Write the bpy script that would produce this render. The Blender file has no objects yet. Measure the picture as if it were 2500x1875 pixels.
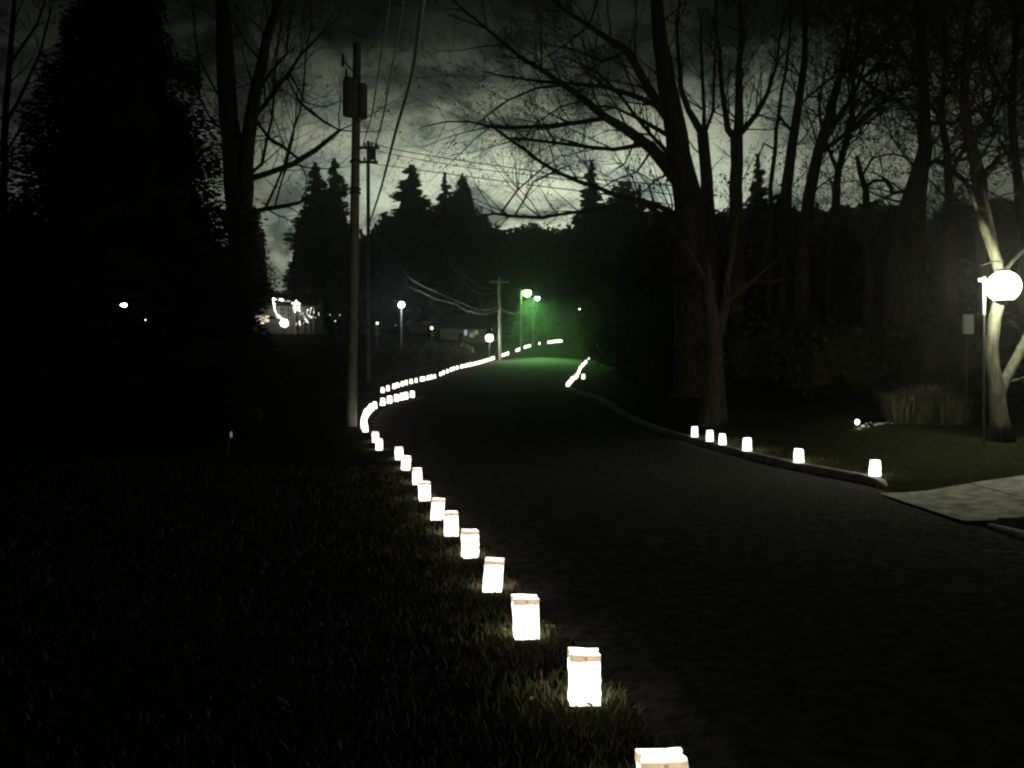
import bpy, math, random
import numpy as np
from mathutils import Vector, Matrix

sc = bpy.context.scene
col = sc.collection
R = random.Random(7)
EYE = 1.6
F = 2000.0            # focal length in photo pixels (2500 wide)

# ------------------------------------------------------------------ camera
cam_d = bpy.data.cameras.new('camera')
cam_d.sensor_width = 36; cam_d.lens = 36 * F / 2500
cam_d.clip_start = 0.05; cam_d.clip_end = 3000
cam = bpy.data.objects.new('camera', cam_d); col.objects.link(cam)
cam.location = (0, 0, EYE); cam.rotation_euler = (math.radians(90), 0, 0)
sc.camera = cam

# ------------------------------------------------------------------ world: night sky, low clouds lit from below by the town
SKY_GAIN = 1.0
MOON_EL, MOON_AZ = math.radians(38), math.radians(200)
w = bpy.data.worlds.new('World'); sc.world = w; w.use_nodes = True
nt = w.node_tree; nt.nodes.clear()
N = nt.nodes.new; L = nt.links.new
out = N('ShaderNodeOutputWorld')
tc = N('ShaderNodeTexCoord')
def vm(op, a=None, b=None):
    n = N('ShaderNodeVectorMath'); n.operation = op
    for i, v in enumerate((a, b)):
        if v is None: continue
        if isinstance(v, (tuple, list)): n.inputs[i].default_value = v
        else: L(v, n.inputs[i])
    return n
def mth(op, a, b=None, clamp=False):
    n = N('ShaderNodeMath'); n.operation = op; n.use_clamp = clamp
    for i, v in enumerate((a, b)):
        if v is None: continue
        if isinstance(v, (int, float)): n.inputs[i].default_value = v
        else: L(v, n.inputs[i])
    return n.outputs[0]
def ramp(fac, stops, interp='LINEAR'):
    n = N('ShaderNodeValToRGB'); n.color_ramp.interpolation = interp
    e = n.color_ramp.elements
    while len(e) > 1: e.remove(e[-1])
    for i, (p, c) in enumerate(stops):
        el = e[0] if i == 0 else e.new(p)
        el.position = p; el.color = (*c, 1) if len(c) == 3 else c
    L(fac, n.inputs[0]); return n.outputs[0]
direction = tc.outputs['Generated']
sep = N('ShaderNodeSeparateXYZ'); L(direction, sep.inputs[0])
strch = vm('MULTIPLY', direction, (1.0, 1.0, 1.6))
n1 = N('ShaderNodeTexNoise'); n1.inputs['Scale'].default_value = 4.2; n1.inputs['Detail'].default_value = 7; n1.inputs['Roughness'].default_value = .56; n1.inputs['Distortion'].default_value = .9
off1 = vm('ADD', strch.outputs[0], (3.17, 1.2, 0.42)); L(off1.outputs[0], n1.inputs['Vector'])
n2 = N('ShaderNodeTexNoise'); n2.inputs['Scale'].default_value = 11.0; n2.inputs['Detail'].default_value = 6; n2.inputs['Roughness'].default_value = .62; n2.inputs['Distortion'].default_value = .4
off2 = vm('ADD', strch.outputs[0], (7.7, 0.4, 2.1)); L(off2.outputs[0], n2.inputs['Vector'])
cl = mth('ADD', mth('MULTIPLY', n1.outputs[0], .60), mth('MULTIPLY', n2.outputs[0], .40))
cloud = ramp(cl, [(0.40, (.08, .08, .08)), (.46, (.26, .26, .26)), (.515, (.70, .70, .70)), (.58, (1, 1, 1))], 'EASE')
# glow of the town under the clouds: strongest low over the road
gd = Vector(((1330 - 1250) / F, 1.0, (937 - 470) / F)).normalized()
dt = vm('DOT_PRODUCT', direction, tuple(gd))
glow = ramp(dt.outputs['Value'], [(0.0, (.006,) * 3), (.78, (.05,) * 3), (.88, (.14,) * 3), (.93, (.27,) * 3), (.96, (.48,) * 3), (.985, (.80,) * 3), (1.0, (1.0,) * 3)])
elev = ramp(sep.outputs['Z'], [(0.0, (1,) * 3), (.20, (1,) * 3), (.25, (.85,) * 3), (.30, (.48,) * 3), (.345, (.18,) * 3), (.385, (.035,) * 3), (.43, (.012,) * 3)])
tint = ramp(n2.outputs[0], [(.35, (.175, .225, .20)), (.5, (.228, .262, .19)), (.65, (.262, .275, .195))])
mul = N('ShaderNodeMix'); mul.data_type = 'RGBA'; mul.blend_type = 'MULTIPLY'; mul.inputs[0].default_value = 1
L(tint, mul.inputs[6])
bw = mth('MULTIPLY', mth('MULTIPLY', cloud, glow), elev)
comb = N('ShaderNodeCombineColor')
for i in range(3): L(bw, comb.inputs[i])
L(comb.outputs[0], mul.inputs[7])
bg1 = N('ShaderNodeBackground'); bg1.inputs[1].default_value = 3.55 * SKY_GAIN
L(mul.outputs[2], bg1.inputs[0])
sky = N('ShaderNodeTexSky'); sky.sky_type = 'NISHITA'; sky.sun_disc = False
sky.sun_elevation = MOON_EL; sky.sun_rotation = MOON_AZ
bg2 = N('ShaderNodeBackground'); bg2.inputs[1].default_value = 0.00012
L(sky.outputs[0], bg2.inputs[0])
add = N('ShaderNodeAddShader'); L(bg1.outputs[0], add.inputs[0]); L(bg2.outputs[0], add.inputs[1])
L(add.outputs[0], out.inputs[0])
w.cycles.sampling_method = 'MANUAL'; w.cycles.sample_map_resolution = 512

sd = bpy.data.lights.new('moon', 'SUN'); sd.energy = 0.010; sd.angle = math.radians(8); sd.color = (.85, .95, 1.0)
moon = bpy.data.objects.new('moon', sd); col.objects.link(moon)
moon.rotation_euler = (math.radians(90) - MOON_EL, 0, math.radians(160))

sc.view_settings.view_transform = 'Standard'; sc.view_settings.look = 'None'
sc.view_settings.exposure = 0; sc.view_settings.gamma = 1; sc.view_settings.use_curve_mapping = False
sc.render.engine = 'CYCLES'
cy = sc.cycles
cy.use_denoising = True
cy.pixel_filter_type = 'BLACKMAN_HARRIS'; cy.filter_width = 2.3
cy.use_adaptive_sampling = False
cy.max_bounces = 4; cy.diffuse_bounces = 2; cy.glossy_bounces = 2; cy.volume_bounces = 0; cy.transmission_bounces = 2
cy.sample_clamp_indirect = 2; cy.sample_clamp_direct = 12
cy.volume_step_rate = 1

# ------------------------------------------------------------------ helpers
def at(px, py, d): return Vector(((px - 1250) / F * d, d, EYE - (py - 937.5) / F * d))
def tag(o, label=None, cat=None, group=None, kind=None):
    if label: o['label'] = label
    if cat: o['category'] = cat
    if group: o['group'] = group
    if kind: o['kind'] = kind
    return o
def empty(name, loc, rz=0):
    o = bpy.data.objects.new(name, None); col.objects.link(o); o.location = loc; o.rotation_euler = (0, 0, rz)
    o.empty_display_size = .1
    return o
class MB:
    def __init__(s): s.v = []; s.f = []
    def poly(s, pts):
        i = len(s.v); s.v += [tuple(p) for p in pts]; s.f.append(tuple(range(i, i + len(pts))))
    def box(s, c, d, rz=0, rot=None):
        cx, cy_, cz = c; x, y, z = d[0] / 2, d[1] / 2, d[2] / 2
        i = len(s.v); m = rot if rot is not None else Matrix.Rotation(rz, 3, 'Z')
        for dx, dy, dz in ((-x,-y,-z),(x,-y,-z),(x,y,-z),(-x,y,-z),(-x,-y,z),(x,-y,z),(x,y,z),(-x,y,z)):
            p = m @ Vector((dx, dy, dz)); s.v.append((cx + p.x, cy_ + p.y, cz + p.z))
        s.f += [tuple(i + k for k in q) for q in ((0,3,2,1),(4,5,6,7),(0,1,5,4),(1,2,6,5),(2,3,7,6),(3,0,4,7))]
    def tube(s, pts, rad, sides=6, cap=True, rough=0.0):
        n = len(pts); base = len(s.v); pr = None
        for k in range(n):
            a = pts[max(k - 1, 0)]; b = pts[min(k + 1, n - 1)]
            t = (b - a)
            if t.length < 1e-9: t = Vector((0, 0, 1))
            t.normalize()
            if pr is None:
                pr = t.cross(Vector((0, 0, 1)) if abs(t.z) < .9 else Vector((1, 0, 0))).normalized()
            u = (pr - t * pr.dot(t))
            u = u.normalized() if u.length > 1e-6 else t.orthogonal().normalized()
            pr = u; v = t.cross(u)
            for j in range(sides):
                an = 2 * math.pi * j / sides; r = rad[k]
                if rough: r *= 1 + R.uniform(-rough, rough)
                q = pts[k] + u * (math.cos(an) * r) + v * (math.sin(an) * r)
                s.v.append((q.x, q.y, q.z))
        for k in range(n - 1):
            for j in range(sides):
                a = base + k * sides + j; b = base + k * sides + (j + 1) % sides
                s.f.append((a, b, b + sides, a + sides))
        if cap:
            s.f.append(tuple(base + j for j in range(sides))[::-1])
            s.f.append(tuple(base + (n - 1) * sides + j for j in range(sides)))
    def lathe(s, c, prof, sides=14):
        base = len(s.v)
        for r, z in prof:
            for j in range(sides):
                an = 2 * math.pi * j / sides
                s.v.append((c[0] + r * math.cos(an), c[1] + r * math.sin(an), c[2] + z))
        for k in range(len(prof) - 1):
            for j in range(sides):
                a = base + k * sides + j; b = base + k * sides + (j + 1) % sides
                s.f.append((a, b, b + sides, a + sides))
    def sphere(s, c, r, seg=12, rings=8, sx=1, sz=1, lump=0):
        prof = []
        base = len(s.v)
        for i in range(rings + 1):
            ph = math.pi * i / rings
            for j in range(seg):
                an = 2 * math.pi * j / seg
                q = r * (1 + (R.uniform(-lump, lump) if lump and 0 < i < rings else 0))
                s.v.append((c[0] + q * sx * math.sin(ph) * math.cos(an), c[1] + q * sx * math.sin(ph) * math.sin(an), c[2] - q * sz * math.cos(ph)))
        for i in range(rings):
            for j in range(seg):
                a = base + i * seg + j; b = base + i * seg + (j + 1) % seg
                s.f.append((a, b, b + seg, a + seg))
    def build(s, name, mat, parent=None, smooth=False, origin=None):
        me = bpy.data.meshes.new(name)
        vv = s.v
        if origin is not None:
            ox, oy, oz = origin; vv = [(a - ox, b - oy, c - oz) for a, b, c in vv]
        me.from_pydata(vv, [], s.f); me.materials.append(mat)
        if smooth: me.polygons.foreach_set('use_smooth', [True] * len(me.polygons))
        o = bpy.data.objects.new(name, me); col.objects.link(o)
        if parent is not None: o.parent = parent
        if origin is not None and parent is None: o.location = origin
        return o

# ------------------------------------------------------------------ materials
def mat(name, c1, c2=None, scale=8, rough=.85, bump=0.0, detail=4, spec=.3, stretch=(1, 1, 1), emit=None, estr=0, ramp_pos=(.35, .65), c3=None):
    m = bpy.data.materials.new(name); m.use_nodes = True; t = m.node_tree
    b = t.nodes['Principled BSDF']; b.inputs['Roughness'].default_value = rough
    b.inputs['Specular IOR Level'].default_value = spec
    b.inputs['Base Color'].default_value = (*c1, 1)
    if c2:
        g = t.nodes.new('ShaderNodeTexCoord'); mp = t.nodes.new('ShaderNodeMapping'); mp.inputs['Scale'].default_value = stretch
        t.links.new(g.outputs['Object'], mp.inputs[0])
        n = t.nodes.new('ShaderNodeTexNoise'); n.inputs['Scale'].default_value = scale; n.inputs['Detail'].default_value = detail; n.inputs['Roughness'].default_value = .65
        t.links.new(mp.outputs[0], n.inputs['Vector'])
        r = t.nodes.new('ShaderNodeValToRGB'); r.color_ramp.elements[0].position = ramp_pos[0]; r.color_ramp.elements[1].position = ramp_pos[1]
        r.color_ramp.elements[0].color = (*c1, 1); r.color_ramp.elements[1].color = (*c2, 1)
        if c3: e = r.color_ramp.elements.new(.95); e.color = (*c3, 1)
        t.links.new(n.outputs[0], r.inputs[0]); t.links.new(r.outputs[0], b.inputs['Base Color'])
        if bump:
            bp = t.nodes.new('ShaderNodeBump'); bp.inputs['Strength'].default_value = bump; bp.inputs['Distance'].default_value = .02
            t.links.new(n.outputs[0], bp.inputs['Height']); t.links.new(bp.outputs[0], b.inputs['Normal'])
    if emit:
        b.inputs['Emission Color'].default_value = (*emit, 1); b.inputs['Emission Strength'].default_value = estr
    return m
M = {}
M['grass_ground'] = mat('grass_ground', (.011, .014, .007), (.034, .038, .020), 5, .95, .6, 8, 0.0, ramp_pos=(.3, .72))
M['blade'] = mat('blade', (.07, .09, .03), (.25, .24, .11), 3, .7, 0, 2, .3)
M['asphalt'] = mat('asphalt', (.030, .032, .030), (.100, .100, .093), 9, .95, .9, 10, 0.0)
M['concrete'] = mat('concrete', (.17, .175, .15), (.46, .47, .40), 4.5, .95, .6, 9, 0.0)
M['bark'] = mat('bark', (.045, .038, .028), (.11, .095, .07), 9, .95, .8, 5, .1, (1, 1, .25))
M['pale_bark'] = mat('pale_bark', (.05, .05, .036), (.15, .15, .108), 9, .9, 1.0, 7, .1, (1, 1, .3))
M['needle'] = mat('needle', (.012, .022, .010), (.035, .055, .022), 2, .9, 0, 3, .05)
M['leaf'] = mat('leaf', (.030, .036, .014), (.075, .075, .030), 3, .85, 0, 3, .1)
M['pole_wood'] = mat('pole_wood', (.28, .27, .21), (.60, .57, .47), 16, .9, .6, 6, .1, (1, 1, .15))
M['dark_metal'] = mat('dark_metal', (.03, .03, .03), (.06, .06, .06), 6, .5, 0, 3, .5)
M['grey_metal'] = mat('grey_metal', (.16, .17, .16), (.27, .28, .27), 6, .45, 0, 3, .5)
M['wire'] = mat('wire', (.12, .12, .12), (.20, .20, .20), 6, .45, 0, 2, .6)
M['insulator'] = mat('insulator', (.18, .12, .09), (.25, .17, .12), 6, .3, 0, 2, .6)
M['siding'] = mat('siding', (.30, .31, .28), (.42, .42, .38), 2, .85, .1, 3, .2)
M['brick'] = mat('brick', (.14, .06, .04), (.26, .12, .08), 6, .9, .2, 4, .1)
M['shingle'] = mat('shingle', (.03, .03, .032), (.07, .07, .07), 6, .9, .3, 4, .1)
M['trim'] = mat('trim', (.6, .6, .56), (.75, .75, .7), 3, .6, 0, 3, .3)
M['stone'] = mat('stone', (.30, .30, .26), (.55, .55, .48), 6, .8, .2, 4, .2)
M['sign_white'] = mat('sign_white', (.40, .42, .38), (.5, .52, .48), 4, .6, 0, 3, .3)
M['dead_leaf'] = mat('dead_leaf', (.25, .16, .08), (.45, .35, .2), 8, .9, 0, 3, .1)
M['pane_dark'] = mat('pane_dark', (.015, .017, .02), (.03, .03, .035), 2, .12, 0, 2, .6)
M['red_bow'] = mat('red_bow', (.5, .03, .03), (.6, .06, .05), 8, .6)
M['sand'] = mat('sand', (.4, .33, .22), (.55, .45, .32), 30, .95)

def emis(name, c, s, c2=None, scale=6, rp=(.3, .7), base=.6):
    m = bpy.data.materials.new(name); m.use_nodes = True; t = m.node_tree; b = t.nodes['Principled BSDF']
    b.inputs['Base Color'].default_value = (base, base * .97, base * .9, 1); b.inputs['Roughness'].default_value = .8
    b.inputs['Emission Color'].default_value = (*c, 1); b.inputs['Emission Strength'].default_value = s
    if c2:
        g = t.nodes.new('ShaderNodeTexCoord'); n = t.nodes.new('ShaderNodeTexNoise'); n.inputs['Scale'].default_value = scale
        t.links.new(g.outputs['Object'], n.inputs['Vector'])
        r = t.nodes.new('ShaderNodeValToRGB'); r.color_ramp.elements[0].position, r.color_ramp.elements[1].position = rp
        r.color_ramp.elements[0].color = (*c, 1); r.color_ramp.elements[1].color = (*c2, 1)
        t.links.new(n.outputs[0], r.inputs[0]); t.links.new(r.outputs[0], b.inputs['Emission Color'])
    return m
BAG_L = 3.4
M['lit_paper'] = emis('lit_paper', (1.0, .90, .78), BAG_L, (1.0, .93, .84), 9)
M['lit_cuff'] = emis('lit_cuff', (.62, .44, .24), .95, (.86, .66, .42), 26, (.35, .7))
M['lit_tab'] = emis('lit_tab', (.42, .27, .13), .9, (.5, .34, .18), 30)
M['lit_rim'] = emis('lit_rim', (1.0, .90, .72), 1.1)
M['warm_window'] = emis('warm_window', (1.0, .80, .50), 1.3, (1.0, .9, .72), 2)
M['cool_window'] = emis('cool_window', (.75, .7, 1.0), .6)
M['dim_window'] = emis('dim_window', (.62, .58, .32), .45, (.5, .46, .3), 3)
M['fairy'] = emis('fairy', (1.0, .98, .88), 5.0)
M['globe_yellow'] = emis('globe_yellow', (1.0, 1.0, .74), 125)
M['globe_green'] = emis('globe_green', (.42, 1.0, .28), 30)
M['globe_aqua'] = emis('globe_aqua', (.40, 1.0, .74), 20)
M['globe_white'] = emis('globe_white', (.97, 1.0, .88), 22)
M['globe_blue'] = emis('globe_blue', (.72, .88, 1.0), 22)
M['bulb_white'] = emis('bulb_white', (.95, 1.0, .92), 4)
M['glow_reflector'] = emis('glow_reflector', (.30, .36, .34), .35)  # own glow stands in for light thrown back by the marker

# ------------------------------------------------------------------ terrain
PY = np.array([-40, -15, 0, 3, 4.3, 5.6, 7, 8.4, 10, 12, 14, 17, 19.5, 22, 25, 28, 30, 32, 36, 41, 48, 57, 66, 74, 80, 88, 92, 99, 105, 115, 140, 200, 400, 900], float)
PZ = np.array([.2, .1, .05, .0, -.075, -.14, -.17, -.18, -.16, -.14, -.10, -.04, .02, .07, .12, .32, .52, .72, 1.02, 1.12, 1.52, 1.98, 2.80, 3.35, 4.0, 5.2, 5.85, 6.5, 7.0, 7.6, 9.0, 12, 20, 36], float)
LX_Y = np.array([-20, 0, 2.95, 4.3, 5.6, 7, 8.4, 9.5, 10.6, 12.3, 14, 15.8, 17.5, 19.5, 21.5, 25, 28.5, 30, 31.5, 32.5, 34, 36.3, 41.5, 57, 66, 71, 80, 84, 88, 92, 99, 105, 150, 300], float)
LX_X = np.array([2.6, 1.15, .55, .38, .10, -.17, -.43, -.70, -.97, -1.31, -1.62, -2.05, -2.4, -3.16, -3.58, -4.47, -5.1, -5.2, -5.27, -5.13, -4.8, -4.43, -6.56, -5.4, -4.4, -3.6, -1.7, -.4, .9, 2.1, 4.5, 6.4, 22, 70], float)
RX_Y = np.array([-20, 0, 10, 13.4, 14, 16, 18, 20, 21.6, 30, 45, 60, 78, 105, 150, 300], float)
RX_X = np.array([5.2, 5.5, 5.9, 6.15, 6.1, 5.5, 5.15, 4.88, 4.78, 3.95, 2.95, 4.6, 7.1, 10.5, 27, 76], float)
def xL(y): return np.interp(y, LX_Y, LX_X) + .22
def xR(y): return np.interp(y, RX_Y, RX_X)
CT = []
for (px, py, d) in ((2440, 1082, 15.4), (2230, 1040, 19), (2090, 1022, 19), (1745, 1000, 24), (2400, 1040, 19), (2600, 1060, 15),
                    (690, 806, 95), (600, 815, 95), (790, 815, 95), (560, 1112, 18), (300, 905, 60), (2300, 870, 45), (1700, 890, 50), (2000, 930, 30), (2450, 960, 26),
                    (2500, 1176, 13.3), (2500, 1250, 10.6), (2350, 1205, 12.0), (600, 1000, 26), (300, 1040, 22), (100, 1060, 20), (640, 1090, 19)):
    p = at(px, py, d); CT.append((p.x, p.y, p.z, 1.2 + .07 * d))
CT = np.array(CT)
def T(x, y, kerb=True):
    x = np.asarray(x, float); y = np.asarray(y, float)
    z = np.interp(y, PY, PZ)
    z = (z + np.interp(y - .6 - .02 * np.abs(y), PY, PZ) + np.interp(y + .6 + .02 * np.abs(y), PY, PZ)) / 3
    num = np.zeros_like(z); den = np.zeros_like(z) + .35
    for cx, cyy, cz, s in CT:
        wgt = np.exp(-((x - cx) ** 2 + (y - cyy) ** 2) / (2 * s * s))
        num += wgt * (cz - np.interp(cyy, PY, PZ)); den += wgt
    corr = num / den
    # keep the carriageway on its own profile
    dl = np.clip((xL(y) - 1.5 - x) / 3, 0, 1); dr = np.clip((x - xR(y) - .4) / 2.5, 0, 1)
    z = z + corr * np.clip(dl + dr, 0, 1)
    z = z + np.clip(-x - 25, 0, 200) * .02 + np.clip(x - 30, 0, 200) * .02
    return z
def Tz(x, y): return float(T(x, y))
def ground_at(x, y):
    """top of the soil: verge behind the kerb is a step up, soil under the road is sunk"""
    z = T(x, y)
    inside = (x > xL(y) + .04) & (x < xR(y) + .04)
    z = np.where(inside, z - .07, z)
    step = np.clip((x - xR(y) - .05) / .1, 0, 1)
    drive = (y > 10.2) & (y < 13.35) & (x > xR(y) - 1)
    z = z + np.where(drive, -.05 * step, .10 * step * np.clip((130 - y) / 20, 0, 1))
    return z
def gz(x, y): return float(ground_at(np.array(float(x)), np.array(float(y))))

def axis(segs):
    a = [segs[0][0]]
    for lo, hi, st in segs:
        n = max(1, round((hi - lo) / st)); a += list(lo + (hi - lo) * (np.arange(n) + 1) / n)
    return np.array(a)
ys = axis([(-20, 0, 2), (0, 16, .2), (16, 45, .5), (45, 120, 1.5), (120, 300, 12), (300, 900, 60)])
xs = axis([(-600, -150, 60), (-150, -40, 7), (-40, -10, 1.5), (-10, 12, .22), (12, 40, 1.5), (40, 150, 7), (150, 600, 60)])
gx, gy = np.meshgrid(xs, ys)
zz = ground_at(gx, gy) + .02 * np.sin(gx * 1.7 + gy) * np.cos(gy * 1.3)* ((gx < xL(gy) - .5) | (gx > xR(gy) + .4))
me = bpy.data.meshes.new('ground')
vs = np.stack([gx, gy, zz], -1).reshape(-1, 3)
nx = len(xs); fs = [(r * nx + c, r * nx + c + 1, (r + 1) * nx + c + 1, (r + 1) * nx + c) for r in range(len(ys) - 1) for c in range(nx - 1)]
me.from_pydata(vs.tolist(), [], fs); me.materials.append(M['grass_ground'])
me.polygons.foreach_set('use_smooth', [True] * len(me.polygons))
g = bpy.data.objects.new('ground', me); col.objects.link(g); g['kind'] = 'structure'

def sheet(name, rows, m, lift, ncross=14, skirt=True):
    """rows: list of (y, x0, x1)"""
    mb = MB()
    for y, a, b in rows:
        for k in range(ncross + 1):
            x = a + (b - a) * k / ncross; z = Tz(x, y) + lift
            if skirt and k in (0, ncross): z -= .05
            mb.v.append((x, y, z))
    n = ncross + 1
    for r in range(len(rows) - 1):
        for k in range(ncross): a = r * n + k; mb.f.append((a, a + 1, a + n + 1, a + n))
    o = mb.build(name, m, smooth=False); o['kind'] = 'structure'; return o
ry = axis([(-20, 0, 2), (0, 30, .4), (30, 120, 1.2), (120, 300, 10)])
sheet('road', [(float(y), float(xL(y)), float(xR(y))) for y in ry], M['asphalt'], .012)
# side street opening to the left between the two rows of lights
sy = axis([(36.9, 40.9, .5)])
mb = MB(); xs2 = axis([(-60, -6, 2), (-6, -3.2, .4)])
for y in sy:
    for x in xs2: mb.v.append((x, y + (x + 4) * -.04, Tz(x, y + (x + 4) * -.04) + .03))
for r in range(len(sy) - 1):
    for k in range(len(xs2) - 1): a = r * len(xs2) + k; mb.f.append((a, a + 1, a + len(xs2) + 1, a + len(xs2)))
mb.build('side_street', M['asphalt'])['kind'] = 'structure'
# driveway apron on the right
mb = MB(); dx = np.array(sorted(list(axis([(5.7, 26, .4)])) + [q + e_ for q in (7.15, 8.75, 10.35) for e_ in (-.014, -.006, .006, .014)])); dy = axis([(10.35, 12.75, .2)])
for y in dy:
    for x in dx:
        sx = x; yy = y + (x - 6) * .05 + .0
        mb.v.append((sx, yy, Tz(sx, yy) + .03 + .10 * min(1, max(0, (x - 6) / 1.4)) - (.03 if any(abs(x - q) < .008 for q in (7.15, 8.75, 10.35)) else 0)))
nn = len(dx)
for r in range(len(dy) - 1):
    for k in range(nn - 1): a = r * nn + k; mb.f.append((a, a + 1, a + nn + 1, a + nn))
mb.build('driveway', M['concrete'])['kind'] = 'structure'
def kerb(name, y0, y1, step, fx, side=1, h0=.13, t0=0, t1=0):
    mb = MB(); yy = axis([(y0, y1, step)])
    for y in yy:
        x = float(fx(y)); h = h0
        if t0: h = min(h, .03 + (y - y0) / t0 * h0)
        if t1: h = min(h, .025 + (y1 - y) / t1 * h0)
        prof = [(-.02, -.1), (0, h - .02), (.02, h), (.15, h), (.16, -.1)]
        for a, b in prof: mb.v.append((x + side * a, y, Tz(x, y) + b))
    n = len(prof)
    for r in range(len(yy) - 1):
        for k in range(n - 1): a = r * n + k; mb.f.append((a, a + 1, a + n + 1, a + n))
    mb.f.append(tuple(range(n))); mb.f.append(tuple(range((len(yy) - 1) * n, len(yy) * n)))
    o = mb.build(name, M['concrete']); o['kind'] = 'structure'
kerb('kerb_right', 13.5, 110, .25, xR, t0=.5)
kerb('kerb_right_near', -10, 10.2, .25, xR, t1=2.4, h0=.10)
# worn paint on the asphalt near the driveway
mb = MB()
for k, (x0, y0, x1, y1) in enumerate(((4.95, 8.62, 5.25, 8.56), (5.3, 8.5, 5.7, 8.42), (5.02, 8.3, 5.1, 8.26))):
    z = .018
    mb.poly([(x0, y0, Tz(x0, y0) + z), (x1, y1, Tz(x1, y1) + z), (x1, y1 + .05, Tz(x1, y1) + z), (x0, y0 + .05, Tz(x0, y0) + z)])
mb.build('road_marking', M['concrete'])['kind'] = 'structure'

# ------------------------------------------------------------------ luminary bags
def bag_mesh(seed, taper=.0, hh=.275, ww=.165, dd=.105, lean=0.0, cuff=.04, detail=True):
    """returns body, cuff, tab, rim MBs; base centre at the origin"""
    r = random.Random(seed)
    nx_, ny_ = 6, 4
    ring0 = []
    for i in range(nx_): ring0.append((-.5 + i / nx_, -.5))
    for i in range(ny_): ring0.append((.5, -.5 + i / ny_))
    for i in range(nx_): ring0.append((.5 - i / nx_, .5))
    for i in range(ny_): ring0.append((-.5, .5 - i / ny_))
    n = len(ring0); levels = 8
    wob = [[r.uniform(-.004, .004) for _ in range(n)] for _ in range(levels + 1)]
    ph = r.uniform(0, 6); skew = r.uniform(-.012, .012) + lean
    def pt(i, t, o=0.0, dz=0.0):
        u, v = ring0[i]; li = min(levels, int(round(t * levels)))
        s = 1 - taper * t ** 1.5
        gus = 1 - (.10 + .10 * t) * math.exp(-((abs(v)) / .22) ** 2) if abs(u) > .45 else 1
        x = u * ww * s * gus; y = v * dd * (1 + .05 * math.sin(ph + 5 * t))
        k = wob[li][i]; l = math.hypot(u, v)
        x += u / l * (k + o) + skew * t; y += v / l * (k + o)
        return (x, y, t * hh + dz + (.004 * math.sin(3 * u + ph) if t > .95 else 0))
    body = MB()
    for l in range(levels + 1):
        for i in range(n): body.v.append(pt(i, l / levels))
    for l in range(levels):
        for i in range(n):
            a = l * n + i; b = l * n + (i + 1) % n; body.f.append((a, b, b + n, a + n))
    body.f.append(tuple(range(n))[::-1])
    cf = MB(); t0 = 1 - cuff / hh
    for i in range(n): cf.v.append(pt(i, t0, .003, r.uniform(-.005, .004)))
    for i in range(n): cf.v.append(pt(i, 1, .003, -.002))
    for i in range(n): cf.f.append((i, (i + 1) % n, (i + 1) % n + n, i + n))
    rim = MB()
    for i in range(n): rim.v.append(pt(i, 1, .0035, -.0025))
    for i in range(n): rim.v.append(pt(i, 1, .001, .003))
    for i in range(n): rim.f.append((i, (i + 1) % n, (i + 1) % n + n, i + n))
    tb = MB(); zf = hh - cuff * .95
    yf = -dd / 2 - .009
    tb.box((skew + .004, yf + .001, hh - cuff * .55), (.017, .002, cuff * .7))
    return body, cf, rim, tb
def make_bag(seed, taper, near=True, **kw):
    root = empty('paper_bag_lantern', (0, 0, 0))
    b, c, r_, t = bag_mesh(seed, taper, **kw)
    b.build('paper_body', M['lit_paper'], root)
    if near:
        c.build('folded_cuff', M['lit_cuff'], root); r_.build('paper_rim', M['lit_rim'], root); t.build('paper_tab', M['lit_tab'], root)
    return root
def single_bag(seed, taper, **kw):
    b, c, r_, t = bag_mesh(seed, taper, **kw)
    return b.build('paper_bag_lantern', M['lit_paper'])
def copy_tree(o):
    c = o.copy(); col.objects.link(c)
    for ch in o.children:
        d = ch.copy(); col.objects.link(d); d.parent = c
    return c
near_proto = [make_bag(11, .03), make_bag(12, -.06), make_bag(13, .02, lean=.01), make_bag(14, .05, lean=-.008), make_bag(15, -.02)]
mid_proto = [make_bag(21, .22, False, hh=.262), make_bag(22, .30, False, hh=.27, lean=.012), make_bag(23, .14, False)]
far_proto = [single_bag(31, .25, hh=.262), single_bag(32, .12), single_bag(33, .32, lean=.015)]
used = set()
def place_bag(protos, k, x, y, rz, label, group, lift=0.0, s=1.0, z=None):
    p = protos[k % len(protos)]
    if p.name in used: o = copy_tree(p)
    else: used.add(p.name); o = p
    o.location = (x, y, (gz(x, y) if z is None else z) + lift); o.rotation_euler = (0, 0, rz); o.scale = (s, s, s)
    tag(o, label, 'lantern', group); return o
ORD = ['zeroth', 'first', 'second', 'third', 'fourth', 'fifth', 'sixth', 'seventh', 'eighth', 'ninth', 'tenth', 'eleventh', 'twelfth', 'thirteenth', 'fourteenth', 'fifteenth', 'sixteenth', 'seventeenth', 'eighteenth', 'nineteenth', 'twentieth', 'twenty-first', 'twenty-second', 'twenty-third']
bag_xy = []
NEAR = [(1622, 2.95, .22), (1427, 4.3, .10), (1285, 5.6, .14), (1202, 7.0, -.06), (1148, 8.4, .18), (1102, 9.55, .05), (1067, 10.6, -.08), (1037, 12.2, .1), (1019, 13.9, .0), (990, 15.8, .12), (975, 17.6, -.1), (926, 19.6, .05), (917, 21.6, .1)]
NL = ['nearest white paper bag lantern with tan cuff, only its upper half visible',
      'tall white paper bag lantern with tan cuff, second from the camera',
      'wide topped white paper bag lantern with tan cuff, third from the camera']
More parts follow.
